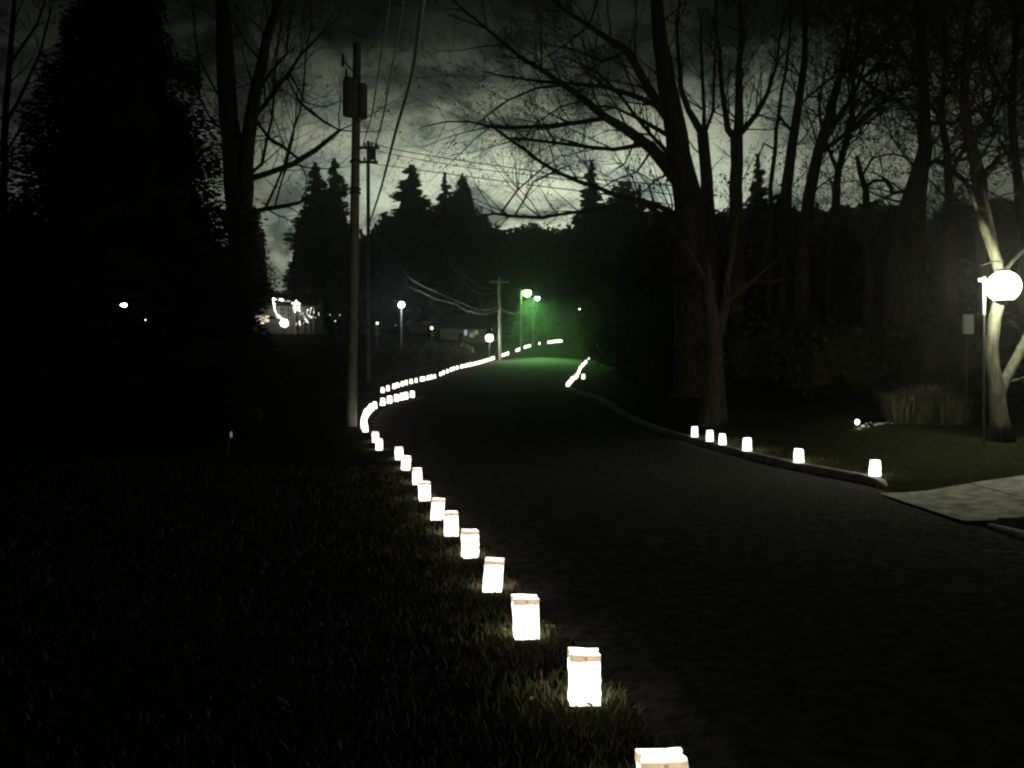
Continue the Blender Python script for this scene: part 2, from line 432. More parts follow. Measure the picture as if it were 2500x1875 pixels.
for i, (px, d, rz) in enumerate(NEAR):
    x = (px - 1250) / F * d
    lab = NL[i] if i < 3 else 'white paper bag lantern, %s from the camera along the left verge' % ORD[i + 1]
    place_bag(near_proto, [4, 0, 1, 2, 0, 3, 2, 1, 3, 2, 4, 0, 1][i], x, d, rz - math.atan2(x, d), lab, 'paper bag lanterns leading along the left verge', s=R.uniform(.97, 1.03))
    bag_xy.append((x, d))
BEND = [(892, 25.0), (889, 25.9), (888, 26.7), (889, 27.4), (890, 28.1), (893, 28.8), (896, 29.4), (901, 30.0), (907, 30.7), (915, 31.4)]
for i, (px, d) in enumerate(BEND):
    x = (px - 1250) / F * d
    place_bag(mid_proto, i, x, d, R.uniform(-.3, .3), 'lit paper bag in the bunched bend beside the utility pole, %s from its near end' % ORD[i + 1], 'bunched paper bags at the bend of the left verge')
    bag_xy.append((x, d))
LOW = [(934, 32.5), (951, 33.3), (968, 34.1), (981, 34.7), (991, 35.2), (1006.5, 36.3)]
for i, (px, d) in enumerate(LOW):
    x = (px - 1250) / F * d
    place_bag(mid_proto, i + 1, x, d, R.uniform(-.3, .3), 'glowing paper bag, %s from the left of the six in the lower short line' % ORD[i + 1], 'short lower line of paper bags', s=1.08)
    bag_xy.append((x, d))
# the long upper line beyond the side street
LP = [934, 946.8, 962, 970.7, 981.8, 991.4, 1004, 1015.7, 1028.5, 1034.8, 1045, 1052.8, 1061.5, 1075.3, 1082.5, 1092, 1101, 1107.8, 1116.4, 1125.9, 1132, 1138]
LD_P = np.array([934, 1061, 1116, 1148, 1207, 1241, 1270, 1295, 1317, 1340, 1372], float)
LD_D = np.array([41.5, 57, 66, 71, 80, 84, 88, 92, 96, 99, 105], float)
def dist_of(px): return float(np.interp(px, LD_P, LD_D))
for i, px in enumerate(LP):
    d = dist_of(px); x = (px - 1250) / F * d
    place_bag(far_proto, i * 2, x, d, R.uniform(-.3, .3), 'small glowing paper bag, %s from the left end of the long upper line' % ORD[i + 1], 'long upper line of paper bags', s=R.uniform(.96, 1.06))
def runs(lst, lab, grp, s=1.08):
    for i, px in enumerate(lst):
        d = dist_of(px); x = (px - 1250) / F * d
        place_bag(far_proto, i, x, d, R.uniform(-.3, .3), lab, grp, s=s * R.uniform(.95, 1.05))
runs(np.linspace(1143, 1182, 9), 'tiny paper bag in the unbroken bright run of the upper line before the lamp post', 'merged run of paper bags in the upper line')
runs(np.linspace(1187, 1205, 5), 'tiny paper bag at the right end of the bright run below the warm post lamp', 'paper bags right of the merged run')
runs(np.linspace(1223, 1240, 5), 'tiny paper bag in the short dash just right of the far utility pole', 'short dash of paper bags past the far pole')
runs(np.linspace(1261, 1270, 3), 'tiny paper bag of three in the smallest dash left of the green lamp pole', 'smallest dash of paper bags')
runs(np.linspace(1281.5, 1294, 4), 'tiny paper bag in the dash right of the green lamp pole foot', 'dash of paper bags past the green lamp')
runs([1317], 'single tiny lit bag on its own between two dashes of the far line', None)
runs(np.linspace(1339, 1371, 10), 'tiny paper bag in the last slanting dash at the top of the hill', 'last slanting dash of paper bags uphill', 1.2)
# right side, far row climbing the hill
RF = [(1386, 45), (1390, 47), (1395, 49.3), (1398, 51.5), (1405, 54), (1409, 56.5), (1413, 60), (1416, 63.5), (1421, 67), (1425, 70), (1430, 73.5), (1437, 78.5)]
for i, (px, d) in enumerate(RF):
    x = (px - 1250) / F * d + .0
    lab = 'lit paper bag, %s from the bottom of the zigzag row climbing the right kerb' % ORD[i + 1]
    place_bag(far_proto, i, x, d, R.uniform(-.3, .3), lab, 'row of paper bags up the right kerb', s=1.05)
x = (1424 - 1250) / F * 52
place_bag(far_proto, 1, x, 52, .1, 'single lit paper bag standing right of the zigzag row', None, s=1.1)
# right side near row on the kerb
RN = [(2142, 14.0), (1955, 16.0), (1843, 18.2), (1783, 19.6), (1748, 20.5), (1702, 21.8)]
RL = ['pinched top paper bag lantern at the near end of the right kerb row', 'paper bag lantern, second from the right on the right kerb', 'paper bag lantern, third from the right on the right kerb',
      'paper bag lantern, right one of the close pair on the kerb', 'paper bag lantern, left one of the close pair on the kerb', 'paper bag lantern at the far left end of the right kerb row']
for i, (px, d) in enumerate(RN):
    x = float(xR(d)) + .10
    place_bag(mid_proto, [1, 0, 2, 0, 2, 2][i], x, d, R.uniform(-.2, .2), RL[i], 'paper bag lanterns on the right kerb', z=Tz(x, d) + .13, s=[1.0, 1, 1.02, .97, .97, .98][i])
    bag_xy.append((x, d))
for p in near_proto + mid_proto + far_proto: assert p.name in used, p.name

# ------------------------------------------------------------------ grass blades (verge)
def grass():
    r = random.Random(3); mb = MB()
    def blade(x, y, h):
        z = gz(x, y) - .005; a = r.uniform(0, 6.28); wd = r.uniform(.002, .0045); ln = r.uniform(.2, .9) * h; b = r.uniform(0, 6.28)
        dx_, dy_ = math.cos(a) * wd, math.sin(a) * wd; ox, oy = math.cos(b) * ln, math.sin(b) * ln
        i = len(mb.v)
        mb.v += [(x - dx_, y - dy_, z), (x + dx_, y + dy_, z), (x + ox * .4 + dx_ * .8, y + oy * .4 + dy_ * .8, z + h * .6), (x + ox * .4 - dx_ * .8, y + oy * .4 - dy_ * .8, z + h * .6), (x + ox, y + oy, z + h)]
        mb.f += [(i, i + 1, i + 2, i + 3), (i + 3, i + 2, i + 4)]
    for k, (bx, by) in enumerate(bag_xy[:13]):
        n = int(1500 / (1 + k * .35))
        for _ in range(n):
            a = r.uniform(0, 6.28); q = .07 + abs(r.gauss(0, .22)); x = bx + math.cos(a) * q; y = by + math.sin(a) * q
            if abs(x - bx) < .11 and -.16 < y - by < .06: continue
            if x > float(xL(y)) + .12 * r.random(): continue
            blade(x, y, r.uniform(.02, .065) * (1.6 if r.random() < .12 else 1))
    for _ in range(26000):
        y = 2.2 + 14 * r.random() ** 1.6; x = float(xL(y)) - abs(r.gauss(0, 1.0)) * (1 + y * .25)
        blade(x, y, r.uniform(.02, .06) * (1 + y * .05))
    for (bx, by) in bag_xy[-6:]:
        for _ in range(350):
            a = r.uniform(0, 6.28); q = .12 + abs(r.gauss(0, .3)); x = bx + abs(math.cos(a) * q) + .1; y = by + math.sin(a) * q
            blade(x, y, r.uniform(.03, .09))
    for _ in range(5200):                       # lawn edge creeping over the driveway and kerb
        if r.random() < .5: x = r.uniform(6.3, 11); y = 12.78 + (x - 6) * .05 + abs(r.gauss(0, .16)) - .05
        else: y = r.uniform(13.6, 22); x = float(xR(y)) + .17 + abs(r.gauss(0, .3))
        blade(x, y, r.uniform(.02, .07))
    o = mb.build('grass', M['blade']); o['kind'] = 'stuff'
    tag(o, 'short tufty grass along the dark roadside verge', 'grass')
grass()

# ------------------------------------------------------------------ trees
def grow(mb, p, dvec, length, rad, depth, r, droop=0.0, spread=.6, seg=4, leaves=None, sides=4, dens=1.0):
    pts = [p.copy()]; rads = [rad]; d = dvec.normalized(); q = p.copy()
    for k in range(seg):
        d = (d + Vector((r.gauss(0, .13), r.gauss(0, .13), r.gauss(0, .11) + droop))).normalized()
        q = q + d * (length / seg); pts.append(q.copy()); rads.append(max(rad * (1 - (k + 1) / seg * .8), .0035))
    mb.tube(pts, rads, sides if rad > .02 else 3, cap=False)
    if depth > 0:
        n = max(2, int(round((2.6 + length * .9) * dens)))
        for i in range(n):
            t = r.uniform(.25, 1.0) * seg; k = min(int(t), seg - 1); f = t - k
            b = pts[k].lerp(pts[k + 1], f); ax = (pts[k + 1] - pts[k]).normalized()
            side = ax.cross(Vector((r.gauss(0, 1), r.gauss(0, 1), r.gauss(0, 1))))
            if side.length < 1e-3: continue
            nd = (ax * r.uniform(.5, 1.0) + side.normalized() * spread * r.uniform(.6, 1.3)).normalized()
            grow(mb, b, nd, length * r.uniform(.38, .62), rads[k] * r.uniform(.4, .6), depth - 1, r, droop, spread, 3, leaves, 3, dens)
    elif leaves is not None:
        lm, prob, size = leaves
        for k in range(1, len(pts)):
            if r.random() < prob:
                for _ in range(r.randint(1, 3)):
                    c = pts[k] + Vector((r.gauss(0, .05), r.gauss(0, .05), r.gauss(0, .05)))
                    leaf(lm, c, size * r.uniform(.6, 1.4), r)
def leaf(lm, c, s, r):
    a = Vector((r.gauss(0, 1), r.gauss(0, 1), r.gauss(0, 1))).normalized(); b = a.orthogonal().normalized()
    b = (b + a.cross(b) * r.uniform(-2, 2)).normalized()
    i = len(lm.v)
    for p in (c - a * s, c + b * s * .5, c + a * s, c - b * s * .5): lm.v.append((p.x, p.y, p.z))
    lm.f.append((i, i + 1, i + 2, i + 3))
def bare_tree(name, label, d, limbs, group=None, seed=1, wscale=1.0, twig=1.0, depth=2, base=None, droop=.02, leaves=None, barkm='bark', tl=1.0, tdens=2.0, cat='tree'):
    """limbs: list of (points[(px,py[,dd])], widths px). First limb is the trunk, its last point near the ground."""
    r = random.Random(seed); tb = MB(); cb = MB(); lm = MB()
    first = limbs[0][0]
    basep = at(first[0][0], first[0][1], d)
    for li, (pts, ws) in enumerate(limbs):
        ph = r.uniform(0, 6); amp = .0 if li == 0 else .035 * d
        P = []; n = len(pts)
        if li == 0:
            b0 = at(pts[0][0], pts[0][1], d); b0.z = gz(b0.x, d) - .15; P.append(b0); 
            rads = [ws[0] / F * d / 2 * 1.25]
        else: rads = []
        for k, q in enumerate(pts):
            dd = q[2] if len(q) > 2 else d + amp * math.sin(ph) * (k / max(1, n - 1)) * (1 if li else 0)
            v = at(q[0], q[1], dd)
            if li == 0 and v.z < P[0].z + .3: continue
            P.append(v); rads.append(ws[min(k, len(ws) - 1)] / F * d / 2 * wscale)
        # refine with small wobble
        PP = [P[0]]; RR = [rads[0]]
        for k in range(len(P) - 1):
            seglen = (P[k + 1] - P[k]).length; m = max(1, int(seglen / (.022 * d)))
            for j in range(1, m + 1):
                t = j / m; v = P[k].lerp(P[k + 1], t)
                if j < m: v += Vector((r.gauss(0, 1), r.gauss(0, 1), r.gauss(0, .6))) * .0011 * d
                PP.append(v); RR.append(rads[k] * (1 - t) + rads[k + 1] * t)
        tb.tube(PP, RR, 10 if li == 0 else 6, cap=True, rough=.05)
        # twigs
        for k in range(1, len(PP)):
            if li == 0 and PP[k].z < P[0].z + 4.0: continue
            seglen = (PP[k] - PP[k - 1]).length
            cnt = seglen * tdens * twig * (.5 if li == 0 else 1.0)
            c_ = int(cnt) + (1 if r.random() < cnt % 1 else 0)
            for _ in range(c_):
                ax = (PP[k] - PP[k - 1]).normalized()
                side = ax.cross(Vector((r.gauss(0, 1), r.gauss(0, .7), r.gauss(0, 1))))
                if side.length < .1: continue
                nd = ax * r.uniform(.3, 1.1) + side.normalized() * r.uniform(.6, 1.1) + Vector((0, 0, .15))
                ln = tl * r.uniform(.7, 2.4)
                grow(cb, PP[k], nd, ln, min(RR[k] * .45, .012 + .010 * ln), depth, r, droop, leaves=(lm,) + leaves if leaves else None)
    root = empty(name, (basep.x, d, gz(basep.x, d)))
    inv = (basep.x, d, gz(basep.x, d))
    for m_, nm, mt in ((tb, 'trunk', M[barkm]), (cb, 'crown', M[barkm]), (lm, 'leaves', M['leaf'])):
        if m_.f: m_.build(nm, mt, root, smooth=(nm == 'trunk'), origin=inv)
    tag(root, label, cat, group); return root

# left twin-trunk tree
bare_tree('bare_tree', 'thick bare tree with two trunks and a broken elbow limb, left of the utility pole', 26, [
    ([(606, 1010), (603, 930), (600, 780), (598, 700), (590, 580), (574, 440), (558, 290), (549, 120), (541, 0), (536, -80)], [56, 42, 38, 42, 66, 56, 46, 40, 30, 24]),
    ([(594, 520), (600, 400), (616, 275), (640, 154), (672, 30), (690, -50)], [44, 38, 32, 25, 19, 14]),
    ([(600, 440), (660, 421), (714, 401), (771, 366), (829, 318), (791, 297), (733, 251), (702, 193), (725, 150)], [16, 14, 14, 13, 9, 7, 6, 5, 3]),
    ([(729, 388), (656, 336), (633, 305), (612, 270)], [8, 9, 8, 8]),
    ([(600, 522), (650, 510), (700, 502), (733, 494), (760, 474)], [14, 12, 11, 9, 5]),
    ([(610, 425), (640, 400), (664, 289), (675, 154), (690, 40)], [9, 9, 7, 5, 4]),
    ([(645, 515), (694, 405), (733, 270), (745, 154), (760, 20)], [7, 6, 5, 4, 3]),
    ([(672, 500), (700, 400), (722, 290), (728, 200)], [5, 4, 4, 2]),
    ([(617, 290), (675, 216), (706, 177), (733, 135), (790, 77), (830, 40)], [13, 10, 8, 7, 5, 3]),
    ([(625, 230), (700, 130), (712, 20)], [8, 6, 4]),
    ([(552, 250), (528, 224), (490, 150), (475, 60), (470, -20)], [7, 6, 5, 4, 3]),
    ([(560, 330), (520, 300), (488, 240), (478, 120)], [6, 5, 5, 3]),
    ([(733, 400), (748, 430), (745, 480)], [4, 3, 2]),
    ([(706, 177), (745, 250), (790, 262), (850, 240)], [5, 4, 3, 2]),
], seed=5, twig=1.0, tl=1.15, leaves=(.06, .04), tdens=2.6)

oak = [
    ([(1700, 950), (1692, 700), (1688, 560), (1668, 430), (1652, 330), (1636, 250), (1622, 150), (1608, 60), (1600, -40)], [110, 92, 84, 62, 54, 48, 42, 34, 28]),
    ([(1655, 440), (1592, 363), (1534, 320), (1476, 285), (1422, 239), (1376, 208), (1322, 170), (1275, 143), (1237, 112), (1187, 69), (1129, 23), (1090, -20)], [38, 30, 25, 21, 17, 15, 13, 11, 9, 8, 6, 5]),
    ([(1640, 300), (1584, 216), (1534, 127), (1491, 100), (1437, 62), (1399, 39), (1350, 0), (1310, -30)], [30, 22, 20, 16, 12, 10, 8, 6]),
    ([(1636, 275), (1553, 235), (1476, 212), (1399, 204), (1322, 199), (1225, 185), (1187, 177)], [16, 13, 11, 9, 8, 5, 3]),
    ([(1482, 288), (1399, 301), (1322, 309), (1244, 312), (1198, 309), (1148, 297), (1090, 297), (1032, 309)], [13, 11, 10, 10, 8, 5, 4, 2]),
    ([(1575, 352), (1499, 365), (1437, 359), (1360, 349), (1283, 340), (1237, 336)], [13, 10, 9, 8, 7, 5]),
    ([(1680, 540), (1600, 500), (1500, 475), (1414, 444), (1360, 420), (1322, 397), (1283, 367), (1244, 340), (1206, 312), (1190, 285)], [16, 14, 12, 10, 10, 9, 9, 8, 6, 3]),
    ([(1680, 560), (1560, 492), (1480, 505), (1414, 517), (1322, 532), (1244, 527), (1206, 521), (1170, 530)], [14, 11, 10, 9, 9, 8, 7, 3]),
    ([(1221, 523), (1264, 463), (1322, 413), (1370, 380)], [5, 5, 4, 3]),
    ([(1256, 527), (1302, 444), (1349, 420), (1400, 400)], [5, 4, 4, 3]),
    ([(1376, 208), (1310, 215), (1240, 245), (1185, 285), (1150, 320)], [8, 6, 5, 4, 2]),
    ([(1500, 295), (1430, 245), (1370, 260), (1310, 300), (1275, 345)], [6, 5, 4, 4, 2]),
    ([(1534, 127), (1470, 150), (1400, 120), (1340, 110)], [8, 7, 5, 3]),
    ([(1437, 62), (1380, 110), (1310, 150)], [6, 4, 2]),
    ([(1630, 330), (1560, 290), (1500, 262), (1420, 255)], [12, 9, 6, 3]),
    ([(1646, 390), (1590, 330), (1520, 240), (1450, 170), (1380, 140)], [14, 10, 8, 6, 4]),
    ([(1592, 365), (1555, 420), (1500, 440), (1450, 470)], [7, 5, 4, 2]),
    ([(1640, 420), (1600, 440), (1570, 470)], [6, 5, 3]),
    ([(1550, 345), (1525, 400), (1480, 430)], [5, 4, 2]),
]
bare_tree('oak_tree', 'huge bare oak with limbs sweeping left across the sky over the road', 30, oak, seed=9, twig=1.0, tl=1.5, tdens=3.0, leaves=(.10, .05))
RG = 'bare trees standing right of the road'
bare_tree('bare_tree', 'slim bare tree forking in three, first right of the huge oak', 33, [
    ([(1738, 900), (1735, 600), (1727, 480), (1721, 386), (1715, 325)], [40, 36, 32, 28, 27]),
    ([(1714, 326), (1681, 270), (1662, 216), (1655, 120), (1660, 0)], [22, 17, 14, 10, 7]),
    ([(1718, 325), (1719, 270), (1715, 193), (1712, 60)], [12, 10, 9, 6]),
    ([(1722, 322), (1741, 270), (1743, 193), (1750, 80)], [10, 9, 7, 5])], RG, 21, tl=1.1, tdens=2.4, leaves=(.25, .04))
bare_tree('bare_tree', 'straight bare tree with a wide candelabra fork behind the tiny far porch lights', 32, [
    ([(1797, 900), (1797, 600), (1798, 513), (1799, 400), (1798, 335)], [44, 38, 32, 30, 32]),
    ([(1796, 340), (1777, 316), (1770, 270), (1762, 212), (1757, 120), (1750, 0)], [20, 18, 15, 13, 10, 8]),
    ([(1800, 335), (1804, 300), (1804, 231), (1806, 130), (1810, -20)], [26, 24, 20, 15, 11]),
    ([(1802, 332), (1816, 316), (1847, 278), (1874, 228), (1897, 154), (1915, 40)], [16, 15, 13, 11, 8, 6])], RG, 22, tl=1.2, tdens=3.2, leaves=(.25, .04))
bare_tree('bare_tree', 'thinnest bare tree, a single wavy stem right of the candelabra tree', 34, [
    ([(1875, 880), (1878, 560), (1881, 455), (1893, 366), (1903, 270), (1908, 224), (1925, 120), (1930, 0)], [14, 13, 11, 10, 9, 8, 6, 4]),
    ([(1893, 366), (1865, 350), (1850, 390)], [5, 4, 2])], RG, 23, tl=.7, tdens=1.6, leaves=(.25, .045))
bare_tree('bare_tree', 'upright bare tree with a short left stub, beside the leaning tree', 33, [
    ([(1915, 900), (1918, 560), (1920, 463), (1932, 366), (1947, 270), (1959, 193), (1965, 60), (1970, -40)], [34, 32, 27, 23, 21, 17, 12, 8]),
    ([(1932, 320), (1912, 296), (1898, 270)], [8, 7, 4])], RG, 24, tl=1.2, tdens=3.4, leaves=(.3, .045))
bare_tree('bare_tree', 'leaning bare tree with crossing upper branches right of the group of slim stems', 31, [
    ([(1950, 900), (1962, 600), (1974, 482), (1999, 366), (2026, 278), (2043, 212), (2059, 154), (2075, 40)], [36, 33, 30, 25, 21, 17, 13, 8]),
    ([(2000, 366), (2032, 309), (2074, 247), (2101, 193), (2130, 100)], [18, 16, 13, 10, 6]),
    ([(1995, 380), (2060, 330), (2132, 270), (2178, 228), (2198, 216), (2250, 170)], [15, 13, 11, 9, 8, 4]),
    ([(2050, 185), (2067, 170), (2113, 200), (2167, 239), (2221, 262)], [10, 10, 9, 8, 5]),
    ([(1960, 250), (1970, 239), (2036, 185), (2080, 110)], [5, 7, 7, 4]),
    ([(2150, 120), (2170, 210), (2210, 280)], [7, 6, 4]),
    ([(2101, 193), (2180, 150), (2260, 190)], [7, 6, 4]),
    ([(2085, 165), (2140, 120), (2200, 60)], [8, 6, 4])], RG, 25, tl=1.4, tdens=6.0, leaves=(.5, .045))
bare_tree('bare_tree', 'stout dark tree with a swollen base and a low limb reaching right toward the lantern', 28, [
    ([(2215, 950), (2218, 620), (2228, 500), (2245, 425), (2260, 360), (2256, 260), (2250, 150), (2242, 0), (2240, -60)], [110, 84, 60, 40, 33, 30, 26, 20, 16]),
    ([(2255, 410), (2283, 392), (2306, 401), (2356, 444), (2405, 490)], [14, 14, 15, 12, 6]),
    ([(2232, 460), (2182, 472), (2160, 440), (2120, 446)], [14, 10, 7, 3]),
    ([(2256, 270), (2310, 230), (2370, 150), (2420, 60)], [14, 12, 9, 6]),
    ([(2254, 200), (2200, 130), (2160, 30)], [13, 10, 6]),
    ([(2258, 300), (2330, 300), (2400, 260), (2480, 250)], [12, 9, 7, 4])], RG, 26, tl=1.6, tdens=6.2, leaves=(.5, .045))
bare_tree('bare_tree', 'short crooked tree with a curled top between the leaning and the stout tree', 30, [
    ([(2120, 900), (2118, 560), (2114, 463), (2100, 420), (2092, 380)], [22, 20, 16, 13, 8]),
    ([(2112, 455), (2135, 440), (2165, 440), (2190, 470)], [8, 7, 5, 3]),
    ([(2105, 430), (2130, 385), (2180, 375), (2230, 390)], [7, 6, 5, 3])], RG, 27, tl=.8, tdens=2.2, leaves=(.3, .045))
bare_tree('bare_tree', 'dark tree behind the bright lantern, trunk rising to the upper right corner', 24, [
    ([(2410, 900), (2405, 600), (2392, 450), (2383, 400), (2366, 340), (2352, 250), (2362, 120), (2370, 0)], [44, 40, 34, 30, 26, 22, 18, 14]),
    ([(2370, 350), (2410, 300), (2450, 200), (2500, 100)], [14, 12, 9, 6]),
    ([(2355, 250), (2310, 180), (2290, 80)], [12, 9, 6]),
    ([(2388, 430), (2440, 380), (2510, 360)], [12, 9, 6])], RG, 28, tl=1.5, tdens=6.2, leaves=(.6, .045))
bare_tree('bare_tree', 'bare tree at the far left edge beyond the tall evergreen', 25, [
    ([(4, 1000), (5, 700), (8, 450), (14, 300), (26, 120), (36, -20)], [26, 24, 20, 16, 12, 9]),
    ([(14, 300), (62, 210), (98, 130), (125, 20)], [10, 8, 6, 4]),
    ([(10, 380), (60, 300), (110, 270)], [7, 5, 3]),
    ([(22, 160), (90, 60), (120, -30)], [8, 6, 4])], None, 29, tl=1.0, tdens=2.2, leaves=(.25, .04))
bare_tree('bare_tree', 'thin dark tree far back between the leaning tree and its neighbour', 42, [
    ([(2030, 860), (2034, 560), (2046, 420), (2080, 300), (2085, 160), (2100, 20)], [24, 22, 18, 14, 10, 7]),
    ([(2046, 420), (2010, 330), (2000, 240), (2020, 150)], [10, 8, 6, 4]),
    ([(2080, 300), (2130, 240), (2160, 130)], [9, 7, 4])], RG, 41, tl=2.0, tdens=4.0, leaves=(.5, .06))
bare_tree('bare_tree', 'dense dark tree far back right of the stout tree', 40, [
    ([(2325, 860), (2322, 560), (2315, 430), (2300, 300), (2310, 160), (2300, 20)], [28, 24, 20, 16, 12, 8]),
    ([(2315, 430), (2360, 350), (2420, 300), (2470, 200)], [12, 10, 7, 4]),
    ([(2300, 300), (2250, 220), (2200, 170)], [9, 7, 4]),
    ([(2308, 200), (2370, 120), (2430, 40)], [8, 6, 4])], RG, 42, tl=2.1, tdens=4.4, leaves=(.5, .06))
bare_tree('bare_tree', 'dense dark tree at the right edge high above the lantern', 36, [
    ([(2500, 860), (2496, 560), (2480, 400), (2470, 260), (2480, 120), (2470, 0)], [30, 26, 22, 18, 13, 9]),
    ([(2480, 400), (2430, 330), (2400, 240)], [11, 9, 5]),
    ([(2470, 260), (2420, 180), (2400, 80)], [10, 8, 4])], RG, 43, tl=1.9, tdens=4.4, leaves=(.5, .06))
# faintly lit smooth trunk behind the right kerb row
bare_tree('bare_tree', 'broad pale trunk faintly lit behind the right kerb bags', 24, [
    ([(1742, 985), (1745, 900), (1742, 800), (1728, 700), (1722, 620)], [64, 44, 38, 32, 26]),
    ([(1745, 860), (1765, 780), (1772, 690), (1790, 600), (1800, 520)], [26, 22, 18, 14, 8]),
    ([(1742, 800), (1770, 740), (1830, 690), (1890, 640)], [18, 14, 10, 5]),
    ([(1728, 700), (1700, 640), (1660, 580)], [14, 10, 5])], None, 30, tl=.9, tdens=1.8, leaves=(.5, .06), barkm='bark')

# ------------------------------------------------------------------ evergreens
def conifer_mesh(H, Rb, n, s, seed, spire=1.0, ragged=.25, core=.62, nbk=15, rings=13, sg=12, jit=(.22, .12), shell=.55):
    r = random.Random(seed); mb = MB()
    nb = int(H * nbk); boughs = []
    for i in range(nb):
        t = (i + r.random()) / nb
        rr = Rb * (1 - t) ** (.75 * spire) * (1 + r.uniform(-ragged, ragged)) * min(1, .55 + t * 4)
        a0 = r.uniform(0, 6.283); rr *= 1 + .10 * math.sin(a0 * 3 + t * 17) + .08 * math.sin(a0 * 5 - t * 31)
        boughs.append((t, a0, rr))
    for k in range(n):
        t, a, rr = boughs[min(nb - 1, int(nb * (1 - (1 - r.random()) ** 1.0) ** 1.25))]
        f = r.random() ** shell
        q = rr * f; a2 = a + r.gauss(0, .16)
        z = t * H * .97 + H * .02 - q * .16 + r.gauss(0, .10 * rr + .03)
        c = Vector((math.cos(a2) * q, math.sin(a2) * q, z))
        o = Vector((math.cos(a2), math.sin(a2), r.uniform(-.5, .25))).normalized()
        sd_ = o.cross(Vector((0, 0, 1))).normalized() + Vector((0, 0, r.uniform(-.8, .8)))
        sz = s * r.uniform(.6, 1.4) * (.55 + .45 * (1 - t))
        i = len(mb.v)
        for p in (c - o * sz * .5, c + sd_ * sz * .33, c + o * sz * .9, c - sd_ * sz * .33): mb.v.append((p.x, p.y, p.z))
        mb.f.append((i, i + 1, i + 2, i + 3))
    prof = []
    for k in range(rings):
        t = k / (rings - 1); prof.append((Rb * core * (1 - t) ** (.8 * spire) * (min(1, .55 + t * 4)) + .01, H * (.03 + t * .93)))
    b0 = len(mb.v); mb.lathe((0, 0, 0), prof, sg)
    for i in range(b0, len(mb.v)):
        x, y, z = mb.v[i]; k = 1 + r.uniform(-jit[0], jit[1]); mb.v[i] = (x * k, y * k, z + r.uniform(-.1, .1))
    tr = MB(); tr.tube([Vector((0, 0, -.3)), Vector((0, 0, H * .5)), Vector((0, 0, H))], [H * .016, H * .009, .01], 7)
    return mb, tr
big = conifer_mesh(12.2, 3.75, 170000, .15, 41, spire=.72, ragged=.34, core=.66, nbk=26, rings=30, sg=22, jit=(.28, .20), shell=.38)
bx, by = (305 - 1250) / F * 22, 22
e = empty('evergreen_tree', (bx, by, gz(bx, by)))
big[1].build('trunk', M['bark'], e); big[0].build('crown', M['needle'], e)
tag(e, 'tall dense conical evergreen filling the left side against the sky', 'tree')
protos = []
for k, (H, Rb, n, s, sp, cr) in enumerate(((10, 2.1, 11000, .30, 1.0, .66), (10, 1.9, 11000, .28, 1.35, .6), (10, 3.4, 13000, .34, .62, .74))):
    m1, t1 = conifer_mesh(H, Rb, n, s, 50 + k, sp, .28, cr)
    root = empty('evergreen_tree', (0, 0, 0)); t1.build('trunk', M['bark'], root); m1.build('crown', M['needle'], root)
    protos.append(root)
def place_conifer(k, px, pytop, d, label, wid=1.0, group='evergreens along the skyline', lean=0.0):
    p = protos[k]
    if p.name in used: o = copy_tree(p)
    else: used.add(p.name); o = p
    x = (px - 1250) / F * d; z0 = gz(x, d); top = EYE - (pytop - 937.5) / F * d
    s = (top - z0) / 10.0
    o.location = (x, d, z0); o.scale = (s * wid, s * wid, s); o.rotation_euler = (0, lean, R.uniform(0, 6.28)); tag(o, label, 'tree', group); return o
CON = [
    (0, 772, 396, 104, 'spiky evergreen just left of the utility pole, the left of a close pair', 1.15),
    (0, 818, 386, 103, 'spiky evergreen touching the utility pole, the right of a close pair', 1.0),
    (2, 745, 500, 106, 'rounded evergreen left of the spiky pair by the utility pole', .55),
    (0, 1002, 400, 106, 'sharp pointed evergreen right of the far crossarm pole', 1.5),
    (1, 1087, 418, 108, 'narrow evergreen spire immediately right of the pointed one', 1.2),
    (2, 1130, 428, 109, 'blunt topped evergreen at the left foot of the bright sky gap', .62),
    (2, 940, 515, 102, 'bushy evergreen under the thin wires left of the pointed one', .75),
    (2, 1062, 500, 110, 'bushy evergreen filling the gap between the pointed one and the spire', .7),
    (2, 1180, 520, 112, 'low evergreen under the bright sky gap, left one of two', .8),
    (2, 1300, 542, 116, 'low evergreen under the bright sky gap, right one of two', .9),
    (1, 1443, 388, 100, 'narrow evergreen spire at the right side of the bright sky gap', 1.3),
    (2, 1522, 440, 96, 'broad evergreen with twin tips left of the huge oak trunk', .85),
    (1, 1563, 448, 70, 'small pointed evergreen next to the huge oak trunk', 1.1),
    (1, 1852, 372, 60, 'pointed evergreen seen between the candelabra tree and the thin stem', 1.0),
    (2, 1620, 500, 56, 'rounded evergreen behind the huge oak trunk', .7),
    (2, 1760, 520, 58, 'rounded evergreen behind the candelabra tree', .7),
    (2, 1900, 470, 54, 'dark bushy evergreen behind the slim right hand stems', .8),
    (2, 2040, 500, 46, 'dark bushy evergreen behind the leaning tree', .8),
    (2, 2180, 500, 48, 'dark bushy evergreen left of the stout tree', .7),
    (2, 2330, 470, 44, 'dark bushy evergreen behind the bright lantern', .9),
    (2, 620, 500, 112, 'dark evergreen behind the left twin trunk tree', .55),
    (2, 60, 470, 40, 'dark bushy evergreen at the left edge behind the tall one', .7),
    (2, 480, 470, 80, 'dark bushy evergreen right of the tall one', .55),
]
for (k, px, pt, d, lab, wd) in CON: place_conifer(k, px, pt, d, lab, wd)
for p in protos: assert p.name in used

